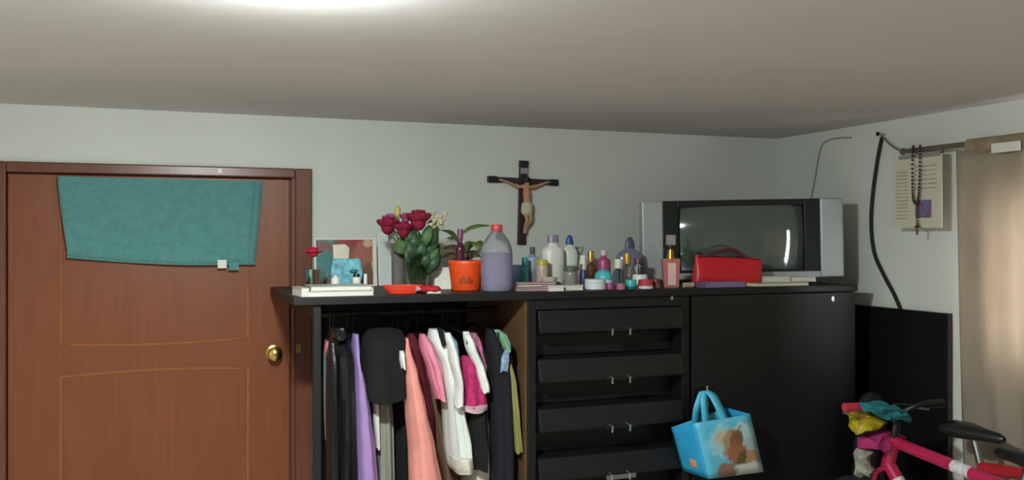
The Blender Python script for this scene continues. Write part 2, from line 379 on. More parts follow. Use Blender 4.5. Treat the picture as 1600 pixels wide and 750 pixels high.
garment('pink_shirt', 'rose pink top hanging against the white printed shirt', 'shirt', cPNK, [(522, 656, 664), (540, 656, 676), (580, 668, 690), (622, 680, 693)], 3.70, .07, seed=11, hook='rose pink top')
garment('printed_shirt', 'white shirt with dark print down its front', 'shirt', cWHP, [(514, 670, 690), (530, 668, 704), (570, 684, 716), (640, 694, 722), (690, 696, 734), (722, 700, 735), (731, 706, 730)], 3.72, .11, folds=6, amp=.1, seed=12, hook='white printed shirt',
        extra=[('sleeve', cWHT, [(520, 694, 704), (560, 702, 716), (600, 712, 722), (634, 710, 722)], 3.60, .05), ('cuff', cCRE, [(705, 699, 733), (722, 701, 735), (732, 706, 731)], 3.715, .13), ('neckband', cNAV, [(513, 683, 690), (525, 686, 697), (540, 690, 699)], 3.62, .02)])
garment('sky_shirt', 'light blue shirt tucked between the white printed shirt and the magenta top', 'shirt', cSKY, [(518, 692, 702), (535, 700, 714), (580, 708, 722), (640, 712, 724)], 3.86, .05, seed=13, hook='light blue shirt')
garment('lace_blouse', 'short magenta lace top with pale hem', 'shirt', cMAG, [(556, 722, 734), (566, 719, 748), (600, 717, 757), (636, 716, 760)], 3.64, .07, folds=6, seed=14, hook='magenta top',
        extra=[('hem', cloth('pale_mauve', 'b99aa8'), [(629, 716, 760), (640, 717, 759)], 3.635, .075)])
garment('white_cardigan', 'white cardigan sleeve hanging across the magenta top', 'cardigan', cWHT, [(518, 723, 733), (540, 727, 743), (580, 744, 758), (605, 750, 764), (612, 753, 763)], 3.585, .04, folds=3, seed=15, hook='white cardigan',
        extra=[('lower_hem', cCRE, [(640, 742, 762), (690, 744, 766), (735, 728, 768), (750, 722, 766)], 3.76, .09)])
garment('black_skirt', 'short black skirt showing below the magenta top', 'skirt', cBLK, [(600, 730, 756), (640, 731, 758), (700, 736, 762), (731, 738, 760)], 3.66, .07, seed=16, hook='black skirt')
garment('pink_striped_top', 'pink striped top behind the white cardigan sleeve', 'shirt', cloth('pink_stripe', 'b8688a', var=.5, scale=60), [(520, 735, 744), (545, 738, 752), (585, 748, 760)], 3.74, .07, seed=17, hook='pink striped top')
garment('navy_coat', 'long navy black coat with a pale blue badge, next to the brown divider', 'coat', cNAV, [(515, 760, 780), (530, 758, 794), (570, 762, 800), (640, 766, 800), (700, 768, 802), (760, 768, 802), (860, 766, 803)], 3.64, .075, seed=18, hook='navy coat',
        extra=[('badge', cloth('badge_blue', '7f95ae', var=.4, scale=60), [(546, 789, 795), (560, 783, 796), (580, 782, 794)], 3.562, .012)])
garment('mint_scarf', 'mint green scarf over the shoulder of the navy coat', 'scarf', cGRN, [(515, 772, 781), (525, 777, 792), (540, 785, 797), (548, 791, 797)], 3.57, .025, seed=19, hook='mint green scarf')
garment('yellow_blouse', 'narrow yellow green blouse between the navy coat and the brown divider', 'blouse', cYEL, [(560, 790, 797), (600, 796, 806), (660, 801, 811), (706, 805, 815)], 3.59, .028, seed=20, hook='yellow green blouse')

# ------------------------------------------------------------------ crucifix on the wall
cx = P(815, 317, YB)
cr = thing('crucifix', 'dark wooden crucifix with a carved pale figure on the white wall', 'crucifix', (cx.x, YB, cx.z)); cr.rotation_euler = (0, R(1.6), 0)
pxm = depth(cx.x, YB)/F
CW = mat('cross_wood', '35202a', .5, var=.2); CWD = mat('cross_tip', '1c1a20', .4, var=.1); SKIN = mat('carved_skin', 'b98a68', .6, var=.15)
ht, hbm, hw = 65*pxm, 65*pxm, 58*pxm; za = 34*pxm
obj('upright_beam', B((-6.5*pxm, -.022, -hbm), (6.5*pxm, -.002, ht)), CW, cr, smooth=False, bevel=.002)
obj('cross_arm', B((-hw, -.0215, za-4.2*pxm), (hw, -.0025, za+4.2*pxm)), CW, cr, smooth=False, bevel=.002)
for lo, hi in (((-hw-.002, -.024, za-5*pxm), (-hw+15*pxm, -.002, za+5*pxm)), ((hw-13*pxm, -.024, za-5*pxm), (hw+.002, -.002, za+5*pxm)), ((-7.2*pxm, -.024, ht-9*pxm), (7.2*pxm, -.002, ht+.002))):
    obj('beam_tip', B(lo, hi), CWD, cr, smooth=False, bevel=.002)
obj('plaque', B((-6*pxm, -.027, ht-20*pxm), (6*pxm, -.0225, ht-11*pxm)), mat('plaque_paint', 'a08f98', .6, var=.2), cr, smooth=False, bevel=.001)
# corpus: skinned skeleton
J = dict(head=(.006, -.055, .110), neck=(.004, -.045, .088), chest=(.008, -.043, .055), belly=(.012, -.04, .010), pelvis=(.014, -.04, -.022),
         shl=(-.034, -.04, .076), ell_=(-.085, -.036, .098), hal=(-.140, -.028, .114), shr=(.040, -.04, .076), elr=(.09, -.036, .098), har=(.142, -.028, .114),
         hil=(.000, -.04, -.036), knl=(.010, -.062, -.088), anl=(.004, -.036, -.140), tol=(.004, -.046, -.160), hir=(.028, -.04, -.036), knr=(.030, -.060, -.086), anr=(.010, -.038, -.138), tor=(.010, -.05, -.158))
RAD = dict(head=.015, neck=.010, chest=.027, belly=.021, pelvis=.022, shl=.013, ell_=.0085, hal=.007, shr=.013, elr=.0085, har=.007, hil=.017, knl=.012, anl=.008, tol=.007, hir=.017, knr=.012, anr=.008, tor=.007)
names = list(J); ed = [('head','neck'), ('neck','chest'), ('chest','belly'), ('belly','pelvis'), ('neck','shl'), ('shl','ell_'), ('ell_','hal'), ('neck','shr'), ('shr','elr'), ('elr','har'), ('pelvis','hil'), ('hil','knl'), ('knl','anl'), ('anl','tol'), ('pelvis','hir'), ('hir','knr'), ('knr','anr'), ('anr','tor')]
me = bpy.data.meshes.new('corpus'); S = 1.0
me.from_pydata([Vector(J[n])*S for n in names], [(names.index(a), names.index(b)) for a, b in ed], [])
co = bpy.data.objects.new('corpus', me); COL.objects.link(co); co.parent = cr; me.materials.append(SKIN)
sk = co.modifiers.new('skin', 'SKIN'); sk.use_smooth_shade = True
for i, n in enumerate(names):
    me.skin_vertices[0].data[i].radius = (RAD[n], RAD[n]*.8); me.skin_vertices[0].data[i].use_root = (n == 'pelvis')
ss = co.modifiers.new('sub', 'SUBSURF'); ss.levels = 2; ss.render_levels = 2
co['label'] = 'pale carved figure with arms spread'
obj('loincloth', Lt([(.022, -.062), (.031, -.05), (.032, -.03), (.029, -.008), (.024, .0)], (.014, -.042, 0), 18, sy=.8), mat('loincloth_paint', 'c9bda6', .7), co)
hr = bmesh.new(); ell(hr, (.006, -.052, .116), (.018, .016, .018)); ell(hr, (-.008, -.048, .100), (.008, .010, .016)); ell(hr, (.020, -.048, .100), (.008, .010, .016)); obj('hair', hr, CWD, co)

# ------------------------------------------------------------------ television
ZTV = 4.50
def camplane(u, v, z):     # point on the plane facing the viewer's side of the room
    l = (u-800)/F*z; return Vector((SN*z + CS*l, CS*z - SN*l, EYE-(v-HOR)*z/F))
tvc = camplane(1161, 371, ZTV)
tv = thing('television', 'silver and black tube television at the right end of the wardrobe top', 'television', (tvc.x, tvc.y, ZT+.001), -YAW)
m1 = ZTV/F; TW = 157*m1; zb_ = ZH(435.5, tvc.x, tvc.y)-ZT; zt_ = ZH(312, tvc.x, tvc.y)-ZT
rollM = Matrix.Translation((0, 0, zb_)) @ rot(-1.0, 'Y') @ Matrix.Translation((0, 0, -zb_))
def tp(name, lo, hi, m, par=tv, bev=.004): return obj(name, B(lo, hi, rollM), m, par, smooth=False, bevel=bev)
LG, RG = -TW+33*m1, TW-36*m1      # inner edges of the speaker panels
tp('cabinet', (-TW, .045, zb_), (TW, .10, zt_), SILVER, bev=.012)
tp('speaker_panel', (-TW, -.014, zb_), (LG, .047, zt_), SILVER, bev=.008)
tp('speaker_panel', (RG, -.014, zb_), (TW, .047, zt_), SILVER, bev=.008)
tp('lower_strip', (LG, -.012, zb_), (RG, .047, zb_+10*m1), SILVER, bev=.004)
# convex glass
sx0, sx1, sz0, sz1 = LG+24*m1, RG-24*m1, zb_+14*m1, zt_-10*m1
BZ0, BZ1 = zb_+10*m1, zt_-.001
for lo_, hi_ in (((LG+.001, BZ0), (sx0, BZ1)), ((sx1, BZ0), (RG-.001, BZ1)), ((sx0, BZ0), (sx1, sz0)), ((sx0, sz1), (sx1, BZ1))):
    tp('bezel', (lo_[0], -.006, lo_[1]), (hi_[0], .047, hi_[1]), BLACKP, bev=.002)
bm = bmesh.new(); n = 16; gg = []
SCX = []
for j in range(n+1):
    row = []
    for i in range(n+1):
        a, b = i/n*2-1, j/n*2-1
        y = -.030 + .055*a*a + .0165*b*b
        row.append(bm.verts.new(rollM @ Vector((sx0+(sx1-sx0)*i/n, y, sz0+(sz1-sz0)*j/n))))
    gg.append(row)
bk = [[bm.verts.new(rollM @ Vector((x, .044, z))) for x in (sx0, sx1)] for z in (sz0, sz1)]
for j in range(n):
    for i in range(n): bm.faces.new((gg[j][i], gg[j][i+1], gg[j+1][i+1], gg[j+1][i]))
bm.faces.new([gg[0][i] for i in range(n+1)] + [bk[0][1], bk[0][0]]); bm.faces.new([gg[n][i] for i in range(n, -1, -1)] + [bk[1][0], bk[1][1]])
bm.faces.new([gg[j][0] for j in range(n, -1, -1)] + [bk[0][0], bk[1][0]]); bm.faces.new([gg[j][n] for j in range(n+1)] + [bk[1][1], bk[0][1]])
obj('screen', bm, mat('picture_tube_glass', '4d5853', .06, var=0, spec=.7, coat=.4), tv)
bm = bmesh.new()
loft(bm, [[rollM @ Vector(p) for p in r] for r in ([(-TW+.05, .10, zb_+.01), (TW-.05, .10, zb_+.01), (TW-.05, .10, zt_-.02), (-TW+.05, .10, zt_-.02)], [(-.30, .20, zb_+.01), (.30, .20, zb_+.01), (.28, .20, zt_-.05), (-.28, .20, zt_-.05)], [(-.16, .36, zb_+.02), (.16, .36, zb_+.02), (.15, .36, zt_-.12), (-.15, .36, zt_-.12)])])
obj('tube_housing', bm, mat('dark_grey_plastic', '3a3c3e', .5), tv, smooth=False, bevel=.01)
bm = bmesh.new()
loft(bm, [[(-.25, .02, 0), (.25, .02, 0), (.2, .22, 0), (-.2, .22, 0)], [(-.22, .02, zb_-.001), (.22, .02, zb_+.004), (.18, .22, zb_+.004), (-.18, .22, zb_+.004)]])
obj('foot', bm, SILVER, tv, smooth=False)
for i in range(5):
    q = obj('button', Lt([(.001, 0), (.006, 0), (.005, .004), (.001, .004)], n=10), BLACKP, tv)
    q.location = rollM @ Vector((-.05+i*.025, -.012, zb_+5*m1)); q.rotation_euler = (R(90), 0, 0)

# ------------------------------------------------------------------ things on the wardrobe top
def pw(px, u, Y): return px*depth(X(u, Y), Y)/F       # pixels wide -> metres
def hz(v, u, Y): return ZH(v, X(u, Y), Y) - ZT        # height over the wardrobe top
def at(name, label, cat, u, Y, group=None, rz=None, dz=0):
    return thing(name, label, cat, (X(u, Y), Y, ZT+.0005+dz), -ang(u)*.5 if rz is None else rz, group)
def scaled(prof, w, h): return [(max(.0008, r*w/2), z*h) for r, z in prof]
PR = dict(
    round=[(0, 0), (.9, 0), (1, .04), (1, .62), (.92, .72), (.55, .84), (.36, .88), (.36, 1), (0, 1)],
    slim=[(0, 0), (.95, 0), (1, .03), (1, .78), (.9, .86), (.5, .92), (.42, .94), (.42, 1), (0, 1)],
    jar=[(0, 0), (.92, 0), (1, .08), (1, .85), (.94, .95), (.9, 1), (0, 1)],
    tub=[(0, 0), (.82, 0), (.85, .03), (1, .97), (1, 1), (0, 1)],
    tube=[(0, 0), (.7, 0), (.72, .1), (.9, .5), (1, 1), (0, 1)],
    cap=[(0, 0), (1, 0), (1, .85), (.9, 1), (0, 1)],
    flask=[(0, 0), (.9, 0), (1, .05), (1, .74), (.85, .86), (.5, .95), (.36, .97), (.36, 1), (0, 1)],
    dome=[(0, 0), (1, 0), (1, .25), (.85, .6), (.5, .9), (0, 1)])
def bottle(name, label, cat, u, Y, vtop, vcap, wpx, bm_, cm, shape='round', capw=.45, cshape='cap', band=None, group='bottles and jars on the wardrobe top', sy=1, dz=0):
    t = at(name, label, cat, u, Y, group, dz=dz)
    h = hz(vcap, u, Y)-dz; H = hz(vtop, u, Y)-dz; w = pw(wpx, u, Y)
    obj('body', Lt(scaled(PR[shape], w, h), sy=sy), bm_, t)
    if H > h: obj('cap', Lt(scaled(PR[cshape], w*capw, H-h+.001), (0, 0, h-.001), 18, sy=sy), cm, t)
    if band: obj('label_band', Lt([(w/2*1.008, h*band[0]), (w/2*1.012, h*band[0]+.001), (w/2*1.012, h*band[1]-.001), (w/2*1.008, h*band[1])], sy=sy, cap=False), band[2], t)
    return t
def book(name, label, cat, u0, u1, Y, zz, th, dep, m, rz=0, group=None):
    x0, x1 = X(u0, Y-dep/2), X(u1, Y-dep/2)
    t = thing(name, label, cat, ((x0+x1)/2, Y, ZT+.0005+zz), rz, group); w2 = (x1-x0)/2
    obj('pages', B((-w2+.003, -dep/2+.003, .0012), (w2-.003, dep/2-.003, th-.0012)), EDGE, t, smooth=False)
    obj('cover', B((-w2, -dep/2, th-.0015), (w2, dep/2, th)), m, t, smooth=False)
    obj('back_cover', B((-w2, -dep/2, 0), (w2, dep/2, .0015)), m, t, smooth=False)
    return t
def pl(name, c, **k): return mat(name, c, k.pop('rough', .35), var=k.pop('var', .04), **k)
def clear(name, c, **k): return mat(name, c, k.pop('rough', .08), var=0, trans=k.pop('trans', .9), ior=k.pop('ior', 1.2), **k)
MG = 'magazines and papers on the wardrobe top'
book('notebook', 'thick white notebook at the bottom of the stack by the door frame', 'book', 480, 584, 3.66, 0, .020, .2, pl('cover_white', 'c9c8c4'), .02, MG)
book('notebook', 'grey covered notebook on top of the stack by the door frame', 'book', 486, 582, 3.66, .021, .017, .19, pl('cover_grey', 'aeb0b0'), -.02, MG)
book('magazine', 'slim mauve brown magazine under the picture and small ornaments', 'magazine', 478, 585, 3.86, 0, .022, .16, pl('cover_mauve', '7d6a6c'), 0, MG)
book('paper_bundle', 'crumpled pale paper bundle overhanging the wardrobe corner', 'papers', 467, 481, 3.64, 0, .034, .16, pl('cover_pale', 'b9b6b2'), .1, MG)
# picture and white frame leaning on the wall
def leaning(name, label, u0, u1, vt, Y, m, border, spine=None):
    xa, xb = X(u0, Y), X(u1, Y); h = ZH(vt, (xa+xb)/2, Y) - ZT
    t = thing(name, label, 'picture', ((xa+xb)/2, Y, ZT+.002), 0); t.rotation_euler = (R(-7), 0, 0); w2 = (xb-xa)/2
    obj('backing', B((-w2, 0, 0), (w2, .012, h)), border, t, smooth=False, bevel=.002)
    obj('print', B((-w2+.008, -.0015, .008), (w2-.008-(spine or 0), .0, h-.008)), m, t, smooth=False)
    return t, w2, h
pm = blobs('picture_print', '7b3a34', [(-.14, .22, .10, .05, '3d7d80'), (-.13, .17, .07, .05, '6d4b48'), (.05, .22, .09, .03, '8e2430'), (.08, .15, .05, .07, '9a5a4a'), (.10, .05, .05, .06, '6a4632'), (-.1, .1, .07, .07, '2f6f70'), (.1, .2, .02, .02, 'c0a080'), (.13, .1, .015, .03, 'b09a80')], .4)
leaning('picture', 'printed picture of red and teal patches leaning on the wall', 492, 590, 372, 4.20, pm, PAPER, .012)
leaning('leaning_board', 'plain white framed board leaning beside the flower vase', 592, 613, 364, 4.24, pl('frame_white_board', 'd0d4d2'), WHITE)
# red artificial flower in small glass
def petal_flower(par, c, r, m, n=9, layers=3, flat=.5, name='bloom'):
    bm = bmesh.new()
    for L_ in range(layers):
        rr = r*(1-.28*L_)
        for i in range(n - L_*2):
            a = 2*math.pi*i/(n-L_*2) + L_*.4
            M = Matrix.Rotation(a, 4, 'Z') @ Matrix.Rotation(R(-15-25*L_ if flat < .8 else -32-20*L_), 4, 'Y')
            p = Vector(c) + M @ Vector((rr*.5, 0, 0)) + Vector((0, 0, L_*r*(.12 if flat < .8 else .2)))
            ell(bm, p, (rr*.52, rr*.40, rr*(.14 if flat < .8 else .26)), 8, 5, M.to_3x3().to_4x4())
    ell(bm, Vector(c)+Vector((0, 0, r*.1)), (r*.55, r*.55, r*(.5 if flat < .8 else .72)), 10, 6)
    return obj(name, bm, m, par)
GLASS = clear('clear_glass', 'e6efe9', ior=1.08, trans=1.0, rough=.02)
REDF = mat('red_petals', 'a3122f', .7, var=.2); CRIM = mat('crimson_petals', '7c0f30', .7, var=.25, scale=60); PNKF = mat('pink_petals', 'a84f78', .7, var=.2)
STEM = mat('green_stem', '4f6b3c', .6, var=.25); LEAF = mat('dark_green_leaf', '2f4a30', .5, var=.3)
t = at('artificial_flower', 'single red cloth flower in a small glass by the door frame', 'flower', 489, 3.78)
hf = hz(396, 489, 3.78)
obj('glass', Lt(scaled(PR['tub'], pw(24, 489, 3.8), hf*.6), n=18), GLASS, t)
obj('stem', T([(0, 0, .012), (0, 0, hf-.01)], .003, 6), STEM, t)
petal_flower(t, (0, 0, hf), pw(16, 489, 3.8), REDF, flat=.6)
# gift bag with cream tissue
t = at('gift_bag', 'small light blue bag with cream paper standing before the picture', 'bag', 541, 3.98)
gb = mat('gift_bag_blue', '6aa9bb', .6, var=.45, scale=45)
w2 = pw(25, 541, 3.98); h = hz(404, 541, 3.98)
bm = bmesh.new(); loft(bm, [[(-w2*s, -.035*s, z), (w2*s, -.035*s, z), (w2*s, .035*s, z), (-w2*s, .035*s, z)] for s, z in ((.8, 0), (1, h*.5), (.86, h))]); obj('bag_body', bm, gb, t, smooth=False, bevel=.006)
bm = bmesh.new(); hh = hz(382, 541, 3.98)
for i in range(5): 
    M = rot(-3+i*1.5, 'Y'); box(bm, (-.026+i*.003, -.012+i*.004, h*.7), (.026, -.009+i*.004, hh-i*.003), Matrix.Translation((-.022, 0, 0)) @ M)
obj('tissue_paper', bm, mat('cream_tissue', 'c9c2b2', .8), t, smooth=False)
obj('ribbon', Lt([(.0008, 0), (.016, .004), (.016, .012), (.0008, .016)], (w2*.4, -.04, h*.55), 10), mat('dark_teal_ribbon', '2c6e80', .5), t)
bottle('small_vase', 'tiny white vase before the small blue bag', 'vase', 524, 3.86, 430, 430, 14, WHITE, WHITE, 'round', dz=.023)
bottle('perfume_vial', 'dark capped white vial right of the small blue bag', 'bottle', 557, 3.86, 428, 433, 13, WHITE, BLACKP, 'jar', .8, dz=.023)
bottle('lip_balm', 'slim white stick standing at the edge of the picture', 'tube', 571, 3.86, 428, 432, 6, WHITE, WHITE, 'jar', .9, dz=.023)
bottle('shot_glass', 'small clear glass beside the red flower glass', 'glass', 506, 3.86, 426, 426, 15, GLASS, GLASS, 'tub', dz=.023)
# bouquet
t = at('flower_bouquet', 'bouquet of dark red roses and white flowers in the glass vase', 'flowers', 652, 3.84)
UB, YV = 652, 3.84
def loc(u, v, y=0): return Vector(((u-UB)*depth(X(UB, YV), YV)/F, y, hz(v, UB, YV)))
blooms = [(652, 343, -.04, 23, CRIM, 'rose'), (606, 351, .0, 20, CRIM, 'rose'), (629, 357, -.03, 18, CRIM, 'rose'), (611, 341, .04, 14, PNKF, 'pink_flower'), (636, 338, .05, 12, PNKF, 'pink_flower')]
for u, v, y, r, m, nm in blooms:
    rose = petal_flower(t, loc(u, v+4, y), pw(r, UB, YV), m, 10, 4, .9, nm)
    obj('stem', T(spline([loc(652, 436, y*.1), loc(650+(u-650)*.35, 400, y*.6), loc(u, v+6, y)], 5), .0035, 6), STEM, rose)
CREAM = mat('cream_petals', 'c9c2a0', .7, var=.15); YELF = mat('yellow_bud', 'b5ad5c', .7, var=.2)
obj('yellow_bud', E(loc(622, 331, .02), (.014, .014, .028)), YELF, t)
obj('stem', T([loc(640, 400, .02), loc(622, 336, .02)], .003, 6), STEM, t)
rnd = random.Random(3)
for i in range(16):
    u, v = 672+rnd.random()*26, 333+rnd.random()*24
    fl = petal_flower(t, loc(u, v, rnd.uniform(-.03, .05)), pw(6, UB, YV), CREAM, 6, 2, .9, 'white_flower')
for i in range(4): obj('stem', T(spline([loc(655, 432), loc(664, 395, .01*i), loc(674+7*i, 350, .01*i)], 4), .0025, 6), STEM, t)
def leaf(par, base, tip, wid, m, bend=.02, up=Vector((0, -1, .3)), name='leaf'):
    base, tip = Vector(base), Vector(tip); d = tip-base; side = d.cross(up).normalized(); nrm = side.cross(d).normalized(); bm = bmesh.new(); rows = []
    for k in range(9):
        t_ = k/8; c = base + d*t_ + nrm*bend*math.sin(math.pi*t_); w_ = wid*math.sin(math.pi*(.06+.92*t_))**.8
        rows.append([bm.verts.new(c-side*w_ + nrm*w_*.25), bm.verts.new(c), bm.verts.new(c+side*w_ + nrm*w_*.25)])
    for a, b in zip(rows, rows[1:]):
        for i in range(2): bm.faces.new((a[i], a[i+1], b[i+1], b[i]))
    o = obj(name, bm, m, par); s = o.modifiers.new('thick', 'SOLIDIFY'); s.thickness = .0012; return o
for i in range(46):
    a = rnd.uniform(0, 1); u = 634+56*a; v = rnd.uniform(352, 404); y = rnd.uniform(-.045, .05)
    b_ = loc(650+(u-650)*.5, v+26, y*.6); leaf(t, b_, loc(u+rnd.uniform(-6, 6), v-6, y), pw(rnd.uniform(6, 9), UB, YV), LEAF if rnd.random() < .75 else STEM)
for i in range(3): leaf(t, loc(640, 395, .03), loc(622-4*i, 372+8*i, .03), pw(8, UB, YV), STEM)
for i in range(14): obj('stem', T([loc(640+i*1.9, 437, rnd.uniform(-.02, .02)), loc(632+i*4, 385, rnd.uniform(-.03, .03))], .003, 6), STEM, t)
tv_ = at('glass_vase', 'clear glass vase holding the bouquet of dark red roses', 'vase', 652, 3.84)
w = pw(38, 652, 3.84); h = hz(392, 652, 3.84)
obj('vase_body', Lt([(.001, .001), (w*.40, .001), (w*.42, .01), (w*.46, h*.5), (w*.52, h), (w*.49, h), (w*.43, h*.5), (w*.38, .014), (.001, .014)], n=26), GLASS, tv_)
tb_ = at('smoky_vase', 'tall smoky glass vase behind the red tray beside the bouquet', 'vase', 622, 3.95)
w = pw(22, 622, 3.95); h = hz(381, 622, 3.95)
obj('vase_body', Lt([(.001, .001), (w*.45, .001), (w*.5, h), (w*.46, h), (w*.41, .014), (.001, .014)], n=22), mat('smoky_glass', '8f8c84', .1, var=0, trans=.5, ior=1.2), tb_)
bottle('grey_bowl', 'pale grey bowl top resting on the smoky glass vase', 'bowl', 622, 3.95, 362, 362, 34, pl('pale_grey_ceramic', 'a8a8a4'), WHITE, 'tub', dz=h+.001, group='ornaments')
# red tray
t = at('plastic_tray', 'shiny orange red plastic dish at the wardrobe edge under the vase', 'dish', 630, 3.65)
ORR = pl('orange_red_plastic', 'd8412c', rough=.25); w = pw(64, 630, 3.65)
obj('dish_bowl', Lt([(.001, 0), (w*.36, 0), (w*.5, .028), (w*.5, .034), (w*.47, .034), (w*.34, .006), (.001, .006)], n=32, sy=.42), ORR, t)
t = at('red_wrapper', 'crumpled red foil wrapper beside the orange red dish', 'wrapper', 672, 3.62)
bm = E((0, 0, .016), (pw(17, 672, 3.62), .04, .016), 14, 8)
for v_ in bm.verts: v_.co += Vector((rnd.uniform(-.004, .004), rnd.uniform(-.004, .004), rnd.uniform(-.003, .004) if v_.co.z > .006 else 0))
obj('foil', bm, pl('red_foil', 'b02a34', rough=.2), t, smooth=False)
q = obj('twisted_end', Lt([(.002, 0), (.014, .022), (.0008, .024)], n=8), pl('silver_foil', 'c9bcbc', rough=.2), t)
q.location = (-pw(14, 672, 3.6), -.01, .016); q.rotation_euler = (0, R(-80), 0)
book('envelope', 'pale pink envelope lying under the orange bucket', 'papers', 668, 690, 3.61, 0, .010, .05, pl('cover_pinkgrey', 'b0a0a4'), 0, MG)
t = at('white_box', 'small white carton box between the vase and the orange bucket', 'box', 690, 3.9)
w = pw(13, 690, 3.9); h = hz(418, 690, 3.9)
obj('carton', B((-w, -.04, 0), (w, .04, h)), WHITE, t, smooth=False, bevel=.002); obj('lid_flap', B((-w*1.02, -.041, h*.86), (w*1.02, .041, h+.001)), PAPER, t, smooth=False, bevel=.001)
# wicker and orange bucket with plant
ORP = pl('orange_plastic', 'e8501c', rough=.45)
t = at('orange_bucket', 'bright orange plastic bucket with rolled rim before the leafy plant', 'bucket', 728, 3.80)
w = pw(57, 728, 3.80); h = hz(407, 728, 3.80)
obj('bucket_body', Lt([(.001, 0), (w*.38, 0), (w*.40, .005), (w*.485, h*.9), (w*.46, h*.9), (w*.37, .008), (.001, .008)], n=30), ORP, t)
obj('rim', Lt([(w*.47, h*.88), (w*.5, h*.88), (w*.505, h*.94), (w*.49, h), (w*.46, h), (w*.46, h*.9)], n=30, cap=False), ORP, t)
for i, a in enumerate((-118, -108, -99, -88, -79)):
    x_, y_ = math.cos(R(a))*w*.43, math.sin(R(a))*w*.43
    bm = bmesh.new(); box(bm, (-.004, -.003, h*.25), (.004, .002, h*(.48 if i % 2 else .42)), Matrix.Translation((x_, y_, 0)) @ Matrix.Rotation(R(a+90), 4, 'Z'))
    obj('printed_mark', bm, mat('brown_print', '8e3414', .5), t, smooth=False)
bottle('maroon_bottle', 'dark maroon slim bottle standing in the orange bucket', 'bottle', 719, 3.80, 358, 374, 15, pl('maroon_glass', '4a1f33', rough=.15), pl('mauve_cap', '7d3f62'), 'slim', .62, dz=.012)
bottle('small_dark_vial', 'tiny black vial in the orange bucket beside the maroon bottle', 'bottle', 734, 3.80, 396, 402, 6, BLACKP, BLACKP, 'slim', .7, dz=.012)
t = at('leafy_plant', 'small potted plant with long green leaves behind the orange bucket', 'plant', 724, 4.04)
UB, YV = 724, 4.04; PL1 = mat('plant_leaf', '67803f', .5, var=.25); PL2 = mat('brown_leaf', '6e5a44', .6, var=.3)
w = pw(38, 724, 4.04); obj('pot', Lt([(.001, 0), (w*.36, 0), (w*.5, .09), (w*.46, .09), (.001, .08)], n=22), mat('terracotta', '7b5a4a', .8), t)
for tip, mid, m, wd_ in (((764, 353, -.04), (715, 372), PL1, 7), ((697, 372, -.03), (722, 392), PL1, 9), ((752, 392, -.05), (735, 385), PL1, 12), ((746, 380, 0), (728, 396), PL1, 10), ((692, 388, .02), (720, 402), PL2, 11), ((700, 402, -.02), (722, 412), PL2, 11), ((756, 405, .02), (728, 405), PL2, 12), ((690, 360, .04), (716, 380), PL1, 6), ((688, 404, .03), (718, 408), PL2, 9), ((742, 402, .0), (724, 404), PL2, 12)):
    b0 = loc(mid[0], mid[1], 0); leaf(t, b0, loc(*tip), pw(wd_, UB, YV), m, .02, Vector((0, -.5, 1)))
    obj('leaf_stalk', T([(0, 0, .08), b0], .003, 6), m, t)
# big bottle
t = at('water_bottle', 'large clear plastic bottle of lilac liquid with red cap', 'bottle', 776, 3.64)
w = pw(50, 776, 3.64); h = hz(351, 776, 3.64)
prof = [(.0, 0), (.6, 0), (.86, .012), (.97, .05), (1, .10), (.97, .2), (1, .24), (1, .58), (.95, .66), (.80, .75), (.60, .82), (.42, .87), (.33, .90), (.30, .91), (.30, .95), (0, .95)]
obj('bottle_body', Lt(scaled(prof, w, h), n=32), mat('clear_pet', 'd5d6de', .08, var=0, trans=.85, ior=1.12), t)
obj('liquid', Lt([(.001, .006)]+[(max(.001, r*w/2*.955), z*h) for r, z in prof[2:7]] + [(w/2*.955, .575*h), (.001, .575*h)], n=32), mat('lilac_liquid', 'b9a9d8', .2, var=.1, scale=8, trans=.35, ior=1.1), t)
obj('cap', Lt([(.001, .915*h), (w*.175, .915*h), (w*.18, .925*h), (w*.18, h*.99), (w*.165, h), (.001, h)], n=20), pl('red_cap', 'c0434c'), t)
obj('neck_ring', Lt([(w*.16, .895*h), (w*.19, .9*h), (w*.19, .91*h), (w*.16, .915*h)], n=20, cap=False), pl('red_cap', 'c0434c'), t)
# bottle group between big bottle and television
BT = bottle
BT('blue_jar', 'round blue jar behind the large lilac bottle', 'jar', 808, 3.92, 414, 418, 26, pl('powder_blue', '6d93b4'), pl('powder_blue', '6d93b4'), 'jar', .8)
BT('teal_tube', 'small teal flip-top tube beside the mauve bottle', 'tube', 820, 3.86, 402, 414, 12, pl('sea_teal', '3d8f92'), pl('sea_teal', '3d8f92'), 'slim', .8)
BT('spray_bottle', 'mauve grey bottle with a small dark cap', 'bottle', 832, 3.94, 386, 397, 22, pl('mauve_grey', '8a8298'), pl('dark_slate', '3c4650'), 'flask', .36, band=(.55, .9, pl('pale_slate', '8fa3ad')))
BT('mustard_jar', 'yellow lidded pale jar before the white lotion bottle', 'jar', 847, 3.84, 406, 414, 19, pl('beige_plastic', 'b9a593'), pl('mustard', 'b8a83c'), 'jar', 1.0)
BT('lotion_bottle', 'tall white lotion bottle with curved body and lilac cap', 'bottle', 864, 3.92, 367, 379, 36, pl('ivory_plastic', 'd5d4cc'), pl('lilac_cap', '8f7b9b'), 'slim', .5, sy=.6)
BT('shampoo_bottle', 'tall white bottle with blue cap beside the lotion bottle', 'bottle', 890, 3.96, 367, 382, 27, pl('white_bottle', 'ced2cf'), pl('royal_blue', '2f4f93'), 'flask', .46, cshape='dome', sy=.6, band=(.42, .5, pl('pale_green_grey', 'aab5ac')))
BT('cream_bottle', 'pale grey squat bottle behind the smoky little jar', 'bottle', 905, 4.06, 386, 394, 22, pl('white_bottle', 'ced2cf'), pl('grey_cap', 'a2a59f'), 'slim', .6)
